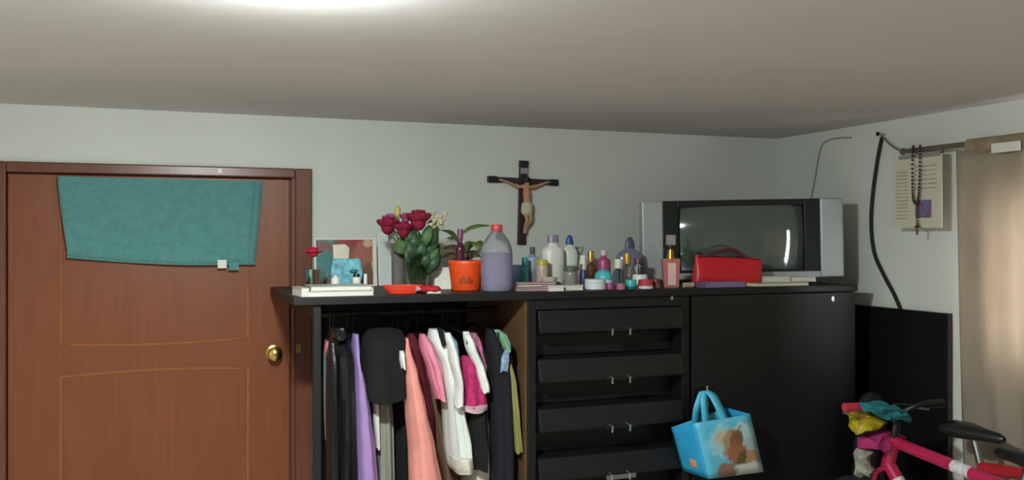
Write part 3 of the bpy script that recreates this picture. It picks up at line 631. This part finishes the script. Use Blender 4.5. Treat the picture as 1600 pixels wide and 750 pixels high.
BT('smoky_jar', 'smoky grey glass jar in front of the shampoo bottle', 'jar', 892, 3.82, 416, 424, 24, pl('smoky_jar_glass', '8b8c82', rough=.15), pl('olive_lid', '5d6058'), 'jar', .95)
BT('pink_tub', 'low open tub with a dark pink inside before the lotion bottle', 'tub', 858, 3.80, 433, 433, 26, pl('beige_pink', 'c2b0a6'), WHITE, 'tub')
t = at('pink_cloth', 'folded dusty pink cloth lying before the lotion bottle', 'cloth', 836, 3.64)
bm = bmesh.new(); w = pw(33, 836, 3.64)
for k in range(4):
    bm2 = [(-w*(1-.03*k), -.05+.004*k, k*.009), (w*(1-.02*k), .05, k*.009+.0085)]
    box(bm, bm2[0], bm2[1])
obj('folded_layers', bm, cloth('dusty_pink', 'a08488'), t, smooth=False, bevel=.004)
obj('edge_trim', B((-w*.9, -.0535, .019), (w*.2, -.050, .026)), cloth('dusty_cream', 'b5a898'), t, smooth=False)
book('paper_pad', 'small pale grey pad beside the folded pink cloth', 'papers', 858, 882, 3.60, 0, .022, .06, PAPER, 0, MG)
book('tissue_pack', 'flat grey packet lying before the smoky jar', 'packet', 884, 912, 3.62, 0, .024, .06, pl('packet_grey', 'a9a6a2'), .06, MG)
GOLD = mat('gold_metal', 'c49a48', .25, metal=1, var=.05)
BT('amber_bottle', 'shiny gold capped brown bottle among the cosmetics', 'bottle', 923, 3.82, 393, 409, 14, pl('amber_brown', '5e3a24', rough=.15), GOLD, 'slim', .72)
BT('white_tube', 'small white upright tube beside the gold capped bottle', 'tube', 911, 3.90, 399, 406, 12, WHITE, WHITE, 'tube', .8)
BT('rosewood_bottle', 'dull rose brown bottle behind the navy tub', 'bottle', 906, 3.76, 413, 418, 14, pl('rose_brown', '74585c'), pl('rose_brown', '74585c'), 'slim', .6)
BT('navy_tub', 'dark navy tub next to the white jar', 'jar', 912, 3.69, 422, 428, 14, pl('navy_plastic', '2b2e52'), pl('navy_plastic', '2b2e52'), 'jar', .95)
BT('white_jar', 'wide white cream jar under the turquoise jar', 'jar', 930, 3.62, 436, 441, 34, pl('milky_white', 'c6cad0'), pl('milky_white', 'c6cad0'), 'jar', .98)
BT('turquoise_jar', 'round turquoise lidded jar standing behind the white jar', 'jar', 943, 3.72, 421, 436, 29, pl('milky_white', 'c6cad0'), pl('turquoise', '4fb6bd'), 'jar', 1.0, cshape='dome')
BT('rose_bottle', 'bright rose pink bottle behind the turquoise jar', 'bottle', 943, 3.86, 391, 399, 22, pl('rose_plastic', 'a34a72'), pl('pale_pink_cap', 'c4b3b8'), 'slim', .5)
BT('magenta_pot', 'small magenta pot at the wardrobe edge beside the white jar', 'jar', 953, 3.60, 443, 449, 14, pl('magenta_plastic', '8c3a6c'), pl('magenta_plastic', '8c3a6c'), 'jar', .95)
BT('glass_perfume', 'clear glass perfume bottle with ivory cap beside the turquoise jar', 'bottle', 966, 3.68, 405, 419, 16, GLASS, pl('ivory_cap', 'c8c6b0'), 'slim', .8)
BT('gold_mist', 'slim pale bottle with yellow gold cap', 'bottle', 980, 3.76, 396, 412, 14, pl('pale_taupe', 'a79c90'), mat('yellow_gold', 'b98d3a', .35, var=.1, metal=.4), 'slim', .75)
BT('pink_pot', 'little pink pot at the wardrobe edge below the perfume', 'jar', 970, 3.58, 443, 448, 14, pl('soft_rose', 'a8607c'), pl('soft_rose', 'a8607c'), 'jar', .95)
BT('purple_flask', 'broad grey violet flask with dark violet cap behind the cosmetics', 'bottle', 984, 3.93, 370, 388, 44, pl('grey_violet', '6f7288', rough=.2), pl('dark_violet', '4c4d70'), 'flask', .36, cshape='dome', sy=.4)
BT('berry_bottle', 'dark berry bottle touching the television cabinet', 'bottle', 997, 3.80, 404, 411, 14, pl('milky_grey', '9b9a98'), pl('berry', '6c3a50'), 'slim', .9)
BT('teal_pot', 'small teal green pot at the wardrobe edge', 'jar', 986, 3.60, 437, 447, 17, pl('dark_teal', '235e62'), pl('teal_lid', '3aa4a4'), 'jar', 1.0)
BT('squat_bottle', 'squat white bottle with a dark navy cap before the television', 'bottle', 1000, 3.70, 417, 429, 24, WHITE, pl('navy_black', '25304a'), 'jar', .3)
BT('red_lid_jar', 'small white jar with a red lid at the wardrobe edge', 'jar', 1009, 3.60, 437, 446, 24, pl('milky_white', 'c6cad0'), pl('red_lid', 'b03440'), 'jar', 1.0)
BT('brown_pot', 'small brown glass pot between the red lidded jar and the pink perfume', 'jar', 1025, 3.62, 436, 442, 14, pl('brown_pot_glass', '6b4a44'), pl('maroon_lid', '6a2f3c'), 'jar', 1.0)
# pink perfume
t = at('perfume_bottle', 'tall pink glass perfume bottle with gold collar and clear cap', 'bottle', 1048, 3.63)
w2 = pw(14, 1048, 3.63); h = hz(404, 1048, 3.63)
PG = mat('pink_glass', 'c98080', .1, var=0, trans=.35, ior=1.25)
bm = bmesh.new(); loft(bm, [[(-w2*s, -.02, z), (w2*s, -.02, z), (w2*s, .02, z), (-w2*s, .02, z)] for s, z in ((.82, 0), (.84, .01), (1, h*.94), (.9, h))]); obj('flask', bm, PG, t, smooth=False, bevel=.004)
obj('label_plate', B((-w2*.45, -.0225, h*.1), (w2*.45, -.0205, h*.85)), pl('pale_rose_label', 'd8b0ae'), t, smooth=False)
h1, h2, h3 = hz(389, 1048, 3.63), hz(383, 1048, 3.63), hz(367, 1048, 3.63)
obj('gold_collar', Lt([(.001, h-.002), (w2*.5, h-.001), (w2*.28, h1), (.001, h1)], n=16), GOLD, t)
obj('cap_stem', Lt([(.001, h1-.001), (w2*.3, h1-.001), (w2*.3, h2), (.001, h2)], n=14), BLACKP, t)
obj('cap', B((-w2*.5, -.012, h2-.001), (w2*.5, .012, h3)), clear('cap_acrylic', 'b9b4b0', trans=.5), t, smooth=False, bevel=.003)
# red pouch
t = at('red_pouch', 'red soft pouch with dark zip and handle before the television', 'bag', 1137, 3.685, rz=-R(8))
UB, YV = 1137, 3.685
RED = mat('red_vinyl', 'c8202c', .4, var=.12, scale=8, bump=.1, bscale=20); w2 = pw(60, UB, YV); h = hz(402, UB, YV)
bm = bmesh.new(); rings = []
for k in range(13):
    s = k/12; zz = h*s; e = (math.sin(math.pi*(.12+.8*s)))**.5; wl = 1-.10*s; wr_ = .90+.10*s-.03*s*s
    rings.append([((-w2*wl if math.cos(a) < 0 else w2*wr_)*abs(math.cos(a))**.35*(1 if True else 0), .045*math.copysign(abs(math.sin(a))**.7, math.sin(a))*e*(1.05-.6*s), zz - .012*s*(math.cos(a))*1) for a in [2*math.pi*i/32 for i in range(32)]])
loft(bm, rings); obj('pouch_body', bm, RED, t)
obj('zip', T(spline([(-w2*.85, -.012, h+.004), (0, -.012, h+.0), (w2*.85, -.012, h-.012)], 6), .003, 6), mat('dark_red_zip', '5a1a20', .5), t)
obj('carry_handle', T(spline([(-w2*.55, .0, h-.002), (-w2*.35, .0, h+.022), (0, .0, h+.034), (w2*.3, .0, h+.024), (w2*.5, .0, h-.008)], 6), .009, 8), mat('dark_maroon_strap', '5c1f26', .6), t)
t = at('purple_folder', 'purple cloth folder lying in front of the red pouch', 'folder', 1118, 3.585, rz=0)
w2 = pw(50, 1118, 3.6)
obj('cover', B((-w2*.62, -.045, 0), (w2*.9, .045, .026)), cloth('purple_cover', '7a6590'), t, smooth=False, bevel=.004)
obj('spine', B((-w2*.66, -.046, 0), (-w2*.55, .045, .0262)), cloth('dark_purple_spine', '6a4668'), t, smooth=False, bevel=.003)
t = at('makeup_tube', 'beige cosmetic tube lying between the perfume and the purple folder', 'tube', 1075, 3.60, rz=0)
obj('tube_body', T([(-.022, 0, .012), (.012, 0, .012)], [.012, .012], 14), pl('beige_tube', 'b39c88'), t); obj('cap', T([(.012, 0, .012), (.026, 0, .012)], .0125, 14), pl('pink_tube_cap', 'c49c98'), t)
book('green_magazine', 'green and white magazine lying under the white papers by the television', 'magazine', 1182, 1264, 3.62, 0, .016, .12, pl('lime_cover', '8ea03a'), -.04, MG)
t = book('white_booklet', 'loose white booklet on the green magazine', 'booklet', 1198, 1236, 3.65, .0165, .026, .08, PAPER, -.10, MG)
t = book('white_leaflet', 'cream leaflet overhanging the end of the green magazine', 'booklet', 1238, 1276, 3.645, .0165, .022, .09, pl('cream_leaflet', 'cbc9bb'), -.02, MG)

# ------------------------------------------------------------------ tote bag on the door handle
HB = P(1103, 618, YFW-.05)
tb = thing('tote_bag', 'light blue tote bag with printed picture hanging on the cabinet door handle', 'bag', (HB.x, YFW-.05, HB.z), 0)
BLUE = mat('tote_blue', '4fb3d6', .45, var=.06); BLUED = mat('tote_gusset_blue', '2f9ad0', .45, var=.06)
def bp(u, v, y): return P(u, v, y) - Vector(tb.location)
yfr, yb2 = YFW-.19, YFW-.03
# front panel faces the camera, gusset on its left turns back to the door
q = dict(a=bp(1086, 661, yfr), b=bp(1172, 647, yfr-.0), c=bp(1193, 737, yfr), d=bp(1107, 748, yfr))
g = dict(a=bp(1049, 668, yb2), d=bp(1067, 735, yb2))
sh = g['a'] - q['a']; shd = g['d'] - q['d']
rb, rc = q['b'] + Vector((sh.x*.6, sh.y, .0)), q['c'] + Vector((shd.x*.6, shd.y, .0))
def quad(name, pts, m, par=tb, th=.003, n=8, puff=0):
    bm = bmesh.new(); a, b, c, d_ = [Vector(p) for p in pts]; nr = (b-a).cross(d_-a).normalized()
    gr = [[bm.verts.new((a*(1-s)+b*s)*(1-t_)+(d_*(1-s)+c*s)*t_ + nr*puff*math.sin(math.pi*s)*math.sin(math.pi*t_)) for s in [i/n for i in range(n+1)]] for t_ in [j/n for j in range(n+1)]]
    for j in range(n):
        for i in range(n): bm.faces.new((gr[j][i], gr[j][i+1], gr[j+1][i+1], gr[j+1][i]))
    o = obj(name, bm, m, par); s = o.modifiers.new('thick', 'SOLIDIFY'); s.thickness = th; s.offset = 0; return o
pc = (q['a']+q['b']+q['c']+q['d'])/4
prt = blobs('tote_print', '57b2d2', [(pc.x-.03, pc.z+.03, .07, .08, '8fc3d2'), (pc.x+.06, pc.z+.05, .09, .05, 'a9c8cf'), (pc.x-.035, pc.z+.04, .045, .04, 'b5ab98'), (pc.x+.005, pc.z+.015, .05, .075, 'a08468'), (pc.x+.03, pc.z+.02, .035, .06, '7c5442'), (pc.x+.095, pc.z-.02, .05, .05, '9fb4b8'), (pc.x+.03, pc.z-.03, .055, .05, '9a6248'), (pc.x+.07, pc.z-.06, .04, .04, '5f5638'), (pc.x+.11, pc.z-.055, .04, .04, 'b08468'), (pc.x+.09, pc.z-.105, .12, .03, 'c3c6c4'), (pc.x-.015, pc.z-.1, .05, .035, '8a6a58')], .45, .3)
quad('front_panel', (q['a'], q['b'], q['c'], q['d']), prt, puff=-.01)
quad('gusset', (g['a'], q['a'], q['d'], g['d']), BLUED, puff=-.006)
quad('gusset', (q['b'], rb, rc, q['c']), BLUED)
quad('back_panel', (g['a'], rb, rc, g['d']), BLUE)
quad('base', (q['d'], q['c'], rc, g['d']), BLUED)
a_, b_ = bp(1077, 714, YFW-.115), bp(1091, 726, YFW-.115)
mid = g['d']*.45+q['d']*.55 + (q['a']-q['d'])*.22
gx = (q['d']-g['d']).normalized(); gz = (g['a']-g['d']).normalized()
quad('price_tag', (mid-gx*.022+gz*.018+Vector((-.006, -.006, 0)), mid+gx*.022+gz*.018+Vector((-.006, -.006, 0)), mid+gx*.022-gz*.018+Vector((-.006, -.006, 0)), mid-gx*.022-gz*.018+Vector((-.006, -.006, 0))), mat('orange_tag', 'c98a6c', .6), th=.001)
def strap(pts, wid=.042):
    pp = spline(pts, 8); bm = bmesh.new(); rows = []
    for p in pp:
        rows.append([bm.verts.new(p+Vector((-wid/2, 0, 0))), bm.verts.new(p+Vector((wid/2, 0, 0)))])
    for a, b in zip(rows, rows[1:]): bm.faces.new((a[0], a[1], b[1], b[0]))
    o = obj('strap', bm, BLUE, tb); s = o.modifiers.new('thick', 'SOLIDIFY'); s.thickness = .003; return o
strap([bp(1087, 668, yb2-.01), bp(1090, 640, YFW-.07), bp(1098, 614, YFW-.062), bp(1103, 611, YFW-.06)])
strap([bp(1104, 672, yfr-.004), bp(1101, 645, YFW-.10), bp(1100, 622, YFW-.07), bp(1102, 612, YFW-.062)], .034)
strap([bp(1103, 611, YFW-.06), bp(1113, 618, YFW-.075), bp(1124, 638, YFW-.11), bp(1134, 662, yfr-.004)])

# ------------------------------------------------------------------ black board by the right wall, cables, curtain
t = thing('black_board', 'large black board standing against the right wall beside the wardrobe', 'board', (3.262, 3.4, 0))
y0 = YW(1481, 3.262); zt = ZH(490, 3.262, y0)
BLK = mat('black_gloss_board', '141417', .3, var=.1)
obj('panel', B((.0, y0-3.4, .0), (.02, .42, zt)), BLK, t, smooth=False, bevel=.003)
obj('edge_strip', B((-.003, y0-3.4-.004, 0), (.021, y0-3.4, zt)), mat('dark_red_edge', '3d2428', .4), t, smooth=False)
BC = mat('black_rubber', '141416', .45, var=.05)
pts = [PX(u, v, XR-.012) for u, v in ((1378, 214), (1371, 250), (1364, 300), (1361, 350), (1366, 395), (1381, 430), (1397, 460), (1408, 486))]
tag(obj('power_cable', T(spline(pts, 6), .009, 8), BC), 'thick black cable hanging down the right wall to the black board', 'cable')
n_ = PX(1378, 214, XR-.02)
t = thing('wall_nail', 'nail in the right wall holding the black cable', 'nail', (XR, n_.y, n_.z+.01))
obj('shaft', T([(0, 0, 0), (-.045, 0, .004)], .004, 8), STEEL, t); obj('head', T([(-.044, 0, .004), (-.048, 0, .004)], .011, 10), BC, t)
pts = [PX(u, v, XR-.006) for u, v in ((1330, 215), (1300, 217), (1285, 226), (1279, 245), (1274, 275), (1268, 306), (1264, 330))]
tag(obj('antenna_wire', T(spline(pts, 6), .0035, 6), mat('grey_wire', '8a8c88', .5)), 'thin grey wire running down the corner behind the television', 'wire')
rodx = XR-.09
r0, r1 = PX(1418, 238, rodx), PX(1602, 212, rodx); rz_ = (r0.z+r1.z)/2
pts = [PX(1379, 214, XR-.03), PX(1392, 227, rodx+.03), PX(1405, 235, rodx+.01), Vector((rodx, r0.y+.01, rz_))]
tag(obj('cord', T(spline(pts, 5), .004, 6), mat('grey_cord', '6a645c', .8)), 'grey cord tied from the nail to the curtain rod', 'cord')
t = thing('curtain_rod', 'thin brown curtain rod on the right wall above the window', 'curtain rod', (rodx, r0.y, rz_))
RODM = mat('rod_brown', '5f5548', .45, var=.15)
obj('rod', T([(0, .02, 0), (0, -1.65, 0)], .011, 12), RODM, t)
obj('finial', E((0, .028, 0), (.016, .016, .016)), RODM, t)
for y in (-.12, -1.5): obj('bracket', T([(0, y, 0), (.05, y, -.012), (.09, y, -.012)], .007, 8), STEEL, t)
# curtain
CUR = mat('beige_curtain', 'b5a899', .9, var=.14, scale=7, bump=.2, bscale=80, translucent=.42, stretch=(1, 1, .5))
ct = thing('curtain', 'beige cloth curtain drawn over the daylit window', 'curtain', (0, 0, 0))
ya = YW(1498, rodx); yb_ = 1.62; zt = rz_ - .02; zbm = .28
bm = bmesh.new(); ny, nz = 160, 30; gr = []
for j in range(nz+1):
    t_ = j/nz; row = []
    for i in range(ny+1):
        s = i/ny; y = ya - .06*t_*(1-s) - (ya-yb_)*s
        x = rodx - .004 - .022*math.sin(s*58 + .5*math.sin(t_*3+s*6))*(.35+.65*t_) - .010*math.sin(s*23+1.3)
        row.append(bm.verts.new((x, y, zt + (zbm-zt)*t_ - .012*math.sin(s*29)*(1-t_)**6)))
    gr.append(row)
for j in range(nz):
    for i in range(ny): bm.faces.new((gr[j][i], gr[j][i+1], gr[j+1][i+1], gr[j+1][i]))
o = obj('drape', bm, CUR, ct); s = o.modifiers.new('thick', 'SOLIDIFY'); s.thickness = .002
HEADM = mat('curtain_header', '8f7d68', .9, var=.15)
yh = YW(1512, rodx)
bm = bmesh.new(); rr = []
for i in range(60):
    s = i/59; y = yh-(yh-yb_)*s; o_ = .006*math.sin(s*60)
    rr.append([(rodx+.018*math.cos(a)+ (o_ if math.cos(a) < 0 else 0), y, rz_-.012+.032*math.sin(a)) for a in [2*math.pi*k/12 for k in range(12)]])
loft(bm, rr); obj('rod_pocket', bm, HEADM, ct)
a_ = PX(1548, 221, rodx-.03); b_ = PX(1594, 235, rodx-.03)
obj('white_patch', B((rodx-.029, b_.y, min(b_.z, a_.z)-.0), (rodx-.024, a_.y, min(b_.z, a_.z)+.04)), WHITE, ct, smooth=False, bevel=.003)
# calendar sheet hanging from the rod
xs = rodx - .002
ca, cb = YW(1396, xs), YW(1472, xs); zt = rz_-.03; zbt = ZH(356, xs, (ca+cb)/2)
t = thing('wall_calendar', 'cream printed sheet with a small violet picture hanging under the curtain rod', 'calendar', (xs, (ca+cb)/2, zt))
hw = (ca-cb)/2; hh = zbt-zt
obj('sheet', B((-.002, -hw, hh), (.002, hw, 0)), mat('cream_paper', 'cac5b3', .8, var=.04), t, smooth=False)
PRN = mat('grey_print', 'a3a092', .8, var=.2)
for k in range(14):
    obj('text_line', B((-.0027, hw*.35, -.07-.0165*k), (-.0021, hw*.86, -.064-.0165*k)), PRN, t, smooth=False)
for k in range(6):
    obj('text_line', B((-.0027, -hw*.8, -.05-.02*k), (-.0021, hw*.1, -.044-.02*k)), PRN, t, smooth=False)
pic = bpy.data.materials.new('violet_picture'); pic.use_nodes = True; N = pic.node_tree.nodes; L = pic.node_tree.links
nz_ = N.new('ShaderNodeTexNoise'); nz_.inputs['Scale'].default_value = 22; rp = N.new('ShaderNodeValToRGB'); rp.color_ramp.elements[0].color = lin('84506e'); rp.color_ramp.elements[1].color = lin('66709a'); rp.color_ramp.elements[0].position = .42; rp.color_ramp.elements[1].position = .56
tc_ = N.new('ShaderNodeTexCoord'); L.new(tc_.outputs['Object'], nz_.inputs['Vector']); L.new(nz_.outputs['Fac'], rp.inputs[0]); L.new(rp.outputs[0], N['Principled BSDF'].inputs['Base Color'])
pa, pb = PX(1431, 313, xs), PX(1456, 340, xs); cy = (ca+cb)/2
obj('picture', B((-.0032, pb.y-cy, pb.z-zt), (-.0021, pa.y-cy, pa.z-zt)), pic, t, smooth=False)
obj('hanging_strip', B((-.003, -hw*.95, -.008), (.003, hw*.75, .012)), mat('grey_strip', '8b887e', .6), t, smooth=False)
obj('hanging_loop', T([(0, 0, .01), (0, 0, .03-.011)], .002, 6), BC, t)
# rosary
yr = YW(1429, rodx-.03)
t = thing('rosary', 'dark brown bead rosary hanging from the curtain rod over the cream sheet', 'rosary', (rodx-.016, yr, rz_))
BEAD = mat('brown_beads', '40322a', .4, var=.2)
zl = ZH(318, rodx, yr)-rz_; yw_ = .022
path = spline([(0, 0.02, .014), (-.004, yw_, 0), (-.006, yw_, zl*.5), (-.006, yw_*.8, zl*.9), (-.006, -.002, zl), (-.006, -yw_*.7, zl*.85), (-.006, -yw_, zl*.45), (-.004, -yw_, 0), (0, -.02, .014)], 7)
bm = bmesh.new()
for p in path: ell(bm, p, (.0055, .0055, .0065), 8, 5)
obj('bead_loop', bm, BEAD, t)
bm = bmesh.new(); ze = ZH(348, rodx, yr)-rz_
for k in range(6): ell(bm, (-.006, -.004-.003*k/6, zl+(ze-zl)*(k+.5)/6), (.005, .005, .006), 8, 5)
obj('bead_tail', bm, BEAD, t)
bm = bmesh.new(); box(bm, (-.009, -.011, ze-.055), (-.003, -.003, ze)); box(bm, (-.009, -.022, ze-.022), (-.003, .008, ze-.014)); obj('pendant_cross', bm, mat('pendant_wood', '6b4030', .5), t, smooth=False)

# ------------------------------------------------------------------ bicycles along the right wall
TYRE = mat('tyre_rubber', '151515', .8, var=.1)
def bicycle(name, label, loc, rz, m, hb_w, grip_m, tubes, steer=0, wheel=.30, wb=.98, seat=None, head=None, saddle_col=None):
    t = thing(name, label, 'bicycle', loc, rz, None)
    def wheel_(x):
        bm = bmesh.new(); n = 36
        tube_pts = [(x+math.cos(2*math.pi*i/n)*wheel, 0, wheel+.022+math.sin(2*math.pi*i/n)*wheel) for i in range(n+1)]
        ty = obj('wheel', T(tube_pts, .022, 8), TYRE, t)
        rim = [(x+math.cos(2*math.pi*i/n)*(wheel-.028), 0, wheel+.022+math.sin(2*math.pi*i/n)*(wheel-.028)) for i in range(n+1)]
        obj('rim', T(rim, .010, 6), STEEL, ty); bm = bmesh.new()
        for i in range(18):
            a = 2*math.pi*i/18; tube(bm, [(x, .012*(-1)**i, wheel+.022), (x+math.cos(a)*(wheel-.03), 0, wheel+.022+math.sin(a)*(wheel-.03))], .0012, 4)
        obj('spokes', bm, CHROME, ty); obj('hub', T([(x, -.05, wheel+.022), (x, .05, wheel+.022)], .016, 10), STEEL, ty)
    wheel_(0); wheel_(wb)
    H = wheel+.022; hd = Vector(head); st = Vector(seat); bb = Vector((wb*.42, 0, H-.03)); hl = hd + Vector((.04, 0, -.13)); stj = st*.82 + bb*.18
    for a, b, r in ((hd+Vector((.006, 0, -.02)), stj, .024), (hl+Vector((-.006, 0, .01)), bb, .027), (stj+Vector((0, 0, .0)), bb, .02), (bb, Vector((0, .05, H)), .012), (bb, Vector((0, -.05, H)), .012), (stj, Vector((0, .05, H)), .010), (stj, Vector((0, -.05, H)), .010)):
        obj('frame_tube', T([a, b], r, 12), m, t)
    obj('head_tube', T([hd, hl], .028, 12), m, t)
    for s in (-1, 1): obj('fork_leg', T([hl, hl+Vector((.01, s*.05, -.02)), (wb, s*.05, H)], .013, 8), m, t)
    obj('seat_post', T([stj, st], .014, 10), STEEL, t)
    bm = bmesh.new(); loft(bm, [[(st.x+dx, math.copysign(abs(math.cos(a))**.8, math.cos(a))*w_, st.z+.02+math.sin(a)*h_) for a in [2*math.pi*k/14 for k in range(14)]] for dx, w_, h_ in ((-.13, .05, .015), (-.11, .075, .03), (-.04, .07, .032), (.05, .03, .025), (.12, .02, .02), (.14, .01, .01))])
    obj('saddle', bm, saddle_col or BLACKP, t)
    M = Matrix.Translation(hd) @ Matrix.Rotation(R(steer), 4, 'Z')
    obj('stem', T([M @ Vector(p) for p in ((0, 0, 0), (-.015, 0, .06), (.05, 0, .085))], .016, 10), BLACKP, t)
    bar = [(0, -hb_w, .13), (.01, -hb_w*.55, .125), (.045, -hb_w*.28, .09), (.05, 0, .085), (.045, hb_w*.28, .09), (.01, hb_w*.55, .125), (0, hb_w, .13)]
    obj('handlebar', T([M @ Vector(p) for p in spline(bar, 6)], .011, 8), BLACKP, t)
    for s in (-1, 1):
        obj('grip', T([M @ Vector((.006, s*hb_w*.66, .127)), M @ Vector((0, s*(hb_w+.005), .13))], .018, 10), grip_m if s > 0 else BLACKP, t)
        obj('brake_lever', T([M @ Vector(p) for p in ((.02, s*hb_w*.5, .12), (.05, s*hb_w*.6, .105), (.055, s*hb_w*.9, .095))], .005, 6), STEEL, t)
    obj('brake_cable', T(spline([M @ Vector(p) for p in ((.03, -hb_w*.5, .12), (.12, -.06, .10), (.10, 0, 0), (.05, .02, -.1))], 6), .003, 6), BC, t)
    ck = obj('crank', T([bb+Vector((0, -.05, 0)), bb+Vector((.14, -.06, -.1))], .010, 8), STEEL, t)
    obj('chainring', T([bb+Vector((0, -.042, 0)), bb+Vector((0, -.036, 0))], .075, 24), STEEL, t)
    obj('pedal', B(tuple(bb+Vector((.10, -.15, -.112))), tuple(bb+Vector((.18, -.06, -.088)))), BLACKP, t, smooth=False, bevel=.004)
    return t, hd, hl, bb
HD1 = Vector((2.80, 2.97, ZH(684, 2.80, 2.95)))
MGT = mat('crimson_frame', 'b01f4a', .3, var=.1, coat=.4); REDB = mat('red_frame', 'a8222c', .3, var=.1, coat=.4)
RG = mat('red_rubber', 'b8303f', .6)
wb1 = .98
# local x forward -> world +y
b1, hd, hl, bb = bicycle('bicycle', 'crimson bicycle with white decals parked beside the black board', (2.80, HD1.y-.80, 0), R(90), MGT, .225, RG, None, steer=-8, seat=(.17, 0, .86), head=(.80, 0, HD1.z), wheel=.29)
def decal(par, a, b, r, m, f0, f1):
    a, b = Vector(a), Vector(b); obj('decal', T([a.lerp(b, f0), a.lerp(b, f1)], r, 12), m, par)
DEC = mat('white_decal', 'c9c4cc', .4, var=.3, scale=60)
decal(b1, hl+Vector((-.006, 0, .01)), bb, .0275, DEC, .12, .34)
st1 = Vector((.17, 0, .86)); stj1 = st1*.82+bb*.18
decal(b1, hd+Vector((.006, 0, -.02)), stj1, .0245, DEC, .52, .66)
SD = PX(1522, 672, 2.99)
b2, *_ = bicycle('bicycle', 'red bicycle with a black saddle parked against the curtain', (2.99, SD.y-.17+.34, 0), R(-90), REDB, .15, BLACKP, None, steer=0, seat=(.17, 0, SD.z-.03), head=(.74, 0, SD.z-.06), wheel=.25, wb=.86)
# things hung on the handlebar
hbz = HD1.z+.12
from mathutils import noise
def rag(name, label, cat, m, rows, Y, hd_, seed, amp=.15):
    t = thing(name, label, cat, (0, 0, 0)); bm = garment_mesh(rows, Y, hd_, 4, amp, seed, 26, 44)
    bm.normal_update()
    for v in bm.verts:
        c = v.co*22 + Vector((seed, 0, 0)); c2 = v.co*60
        v.co += Vector((noise.noise(c), noise.noise(c+Vector((9, 0, 0))), noise.noise(c+Vector((0, 7, 0)))))*.022 + noise.noise_vector(c2)*.006
    obj('cloth_body', bm, m, t, sub=1); return t
t = rag('teal_cloth', 'crumpled teal cloth over the handlebar of the crimson bicycle', 'cloth', cloth('teal_rag', '1f6f78'), [(628, 1346, 1366), (636, 1350, 1392), (648, 1372, 1420), (656, 1392, 1416)], 2.96, .05, 31)
t = rag('yellow_bag', 'mustard yellow plastic bag under the teal cloth by the wardrobe', 'bag', mat('mustard_bag', 'a8931f', .4, var=.15), [(640, 1335, 1345), (650, 1334, 1362), (660, 1334, 1380), (672, 1335, 1345)], 3.06, .06, 32, .06)
t = rag('magenta_bag', 'magenta cloth pouch hanging below the yellow bag', 'bag', cloth('magenta_pouch', 'a02a68'), [(676, 1362, 1400), (684, 1345, 1412), (692, 1346, 1410), (700, 1352, 1395)], 3.02, .06, 33, .06)
t = rag('grey_rag', 'pale grey rag hanging below the magenta pouch', 'cloth', cloth('pale_rag', '97958a'), [(700, 1344, 1356), (715, 1336, 1358), (735, 1338, 1360), (742, 1350, 1358)], 3.04, .04, 34, .1)
t = rag('garment_bag', 'tall black bag of clothes standing before the black board', 'bag', cloth('black_bundle', '0c0c0e'), [(612, 1352, 1366), (620, 1344, 1374), (650, 1340, 1380), (720, 1338, 1380), (940, 1342, 1378)], 3.42, .06, 35, .16)
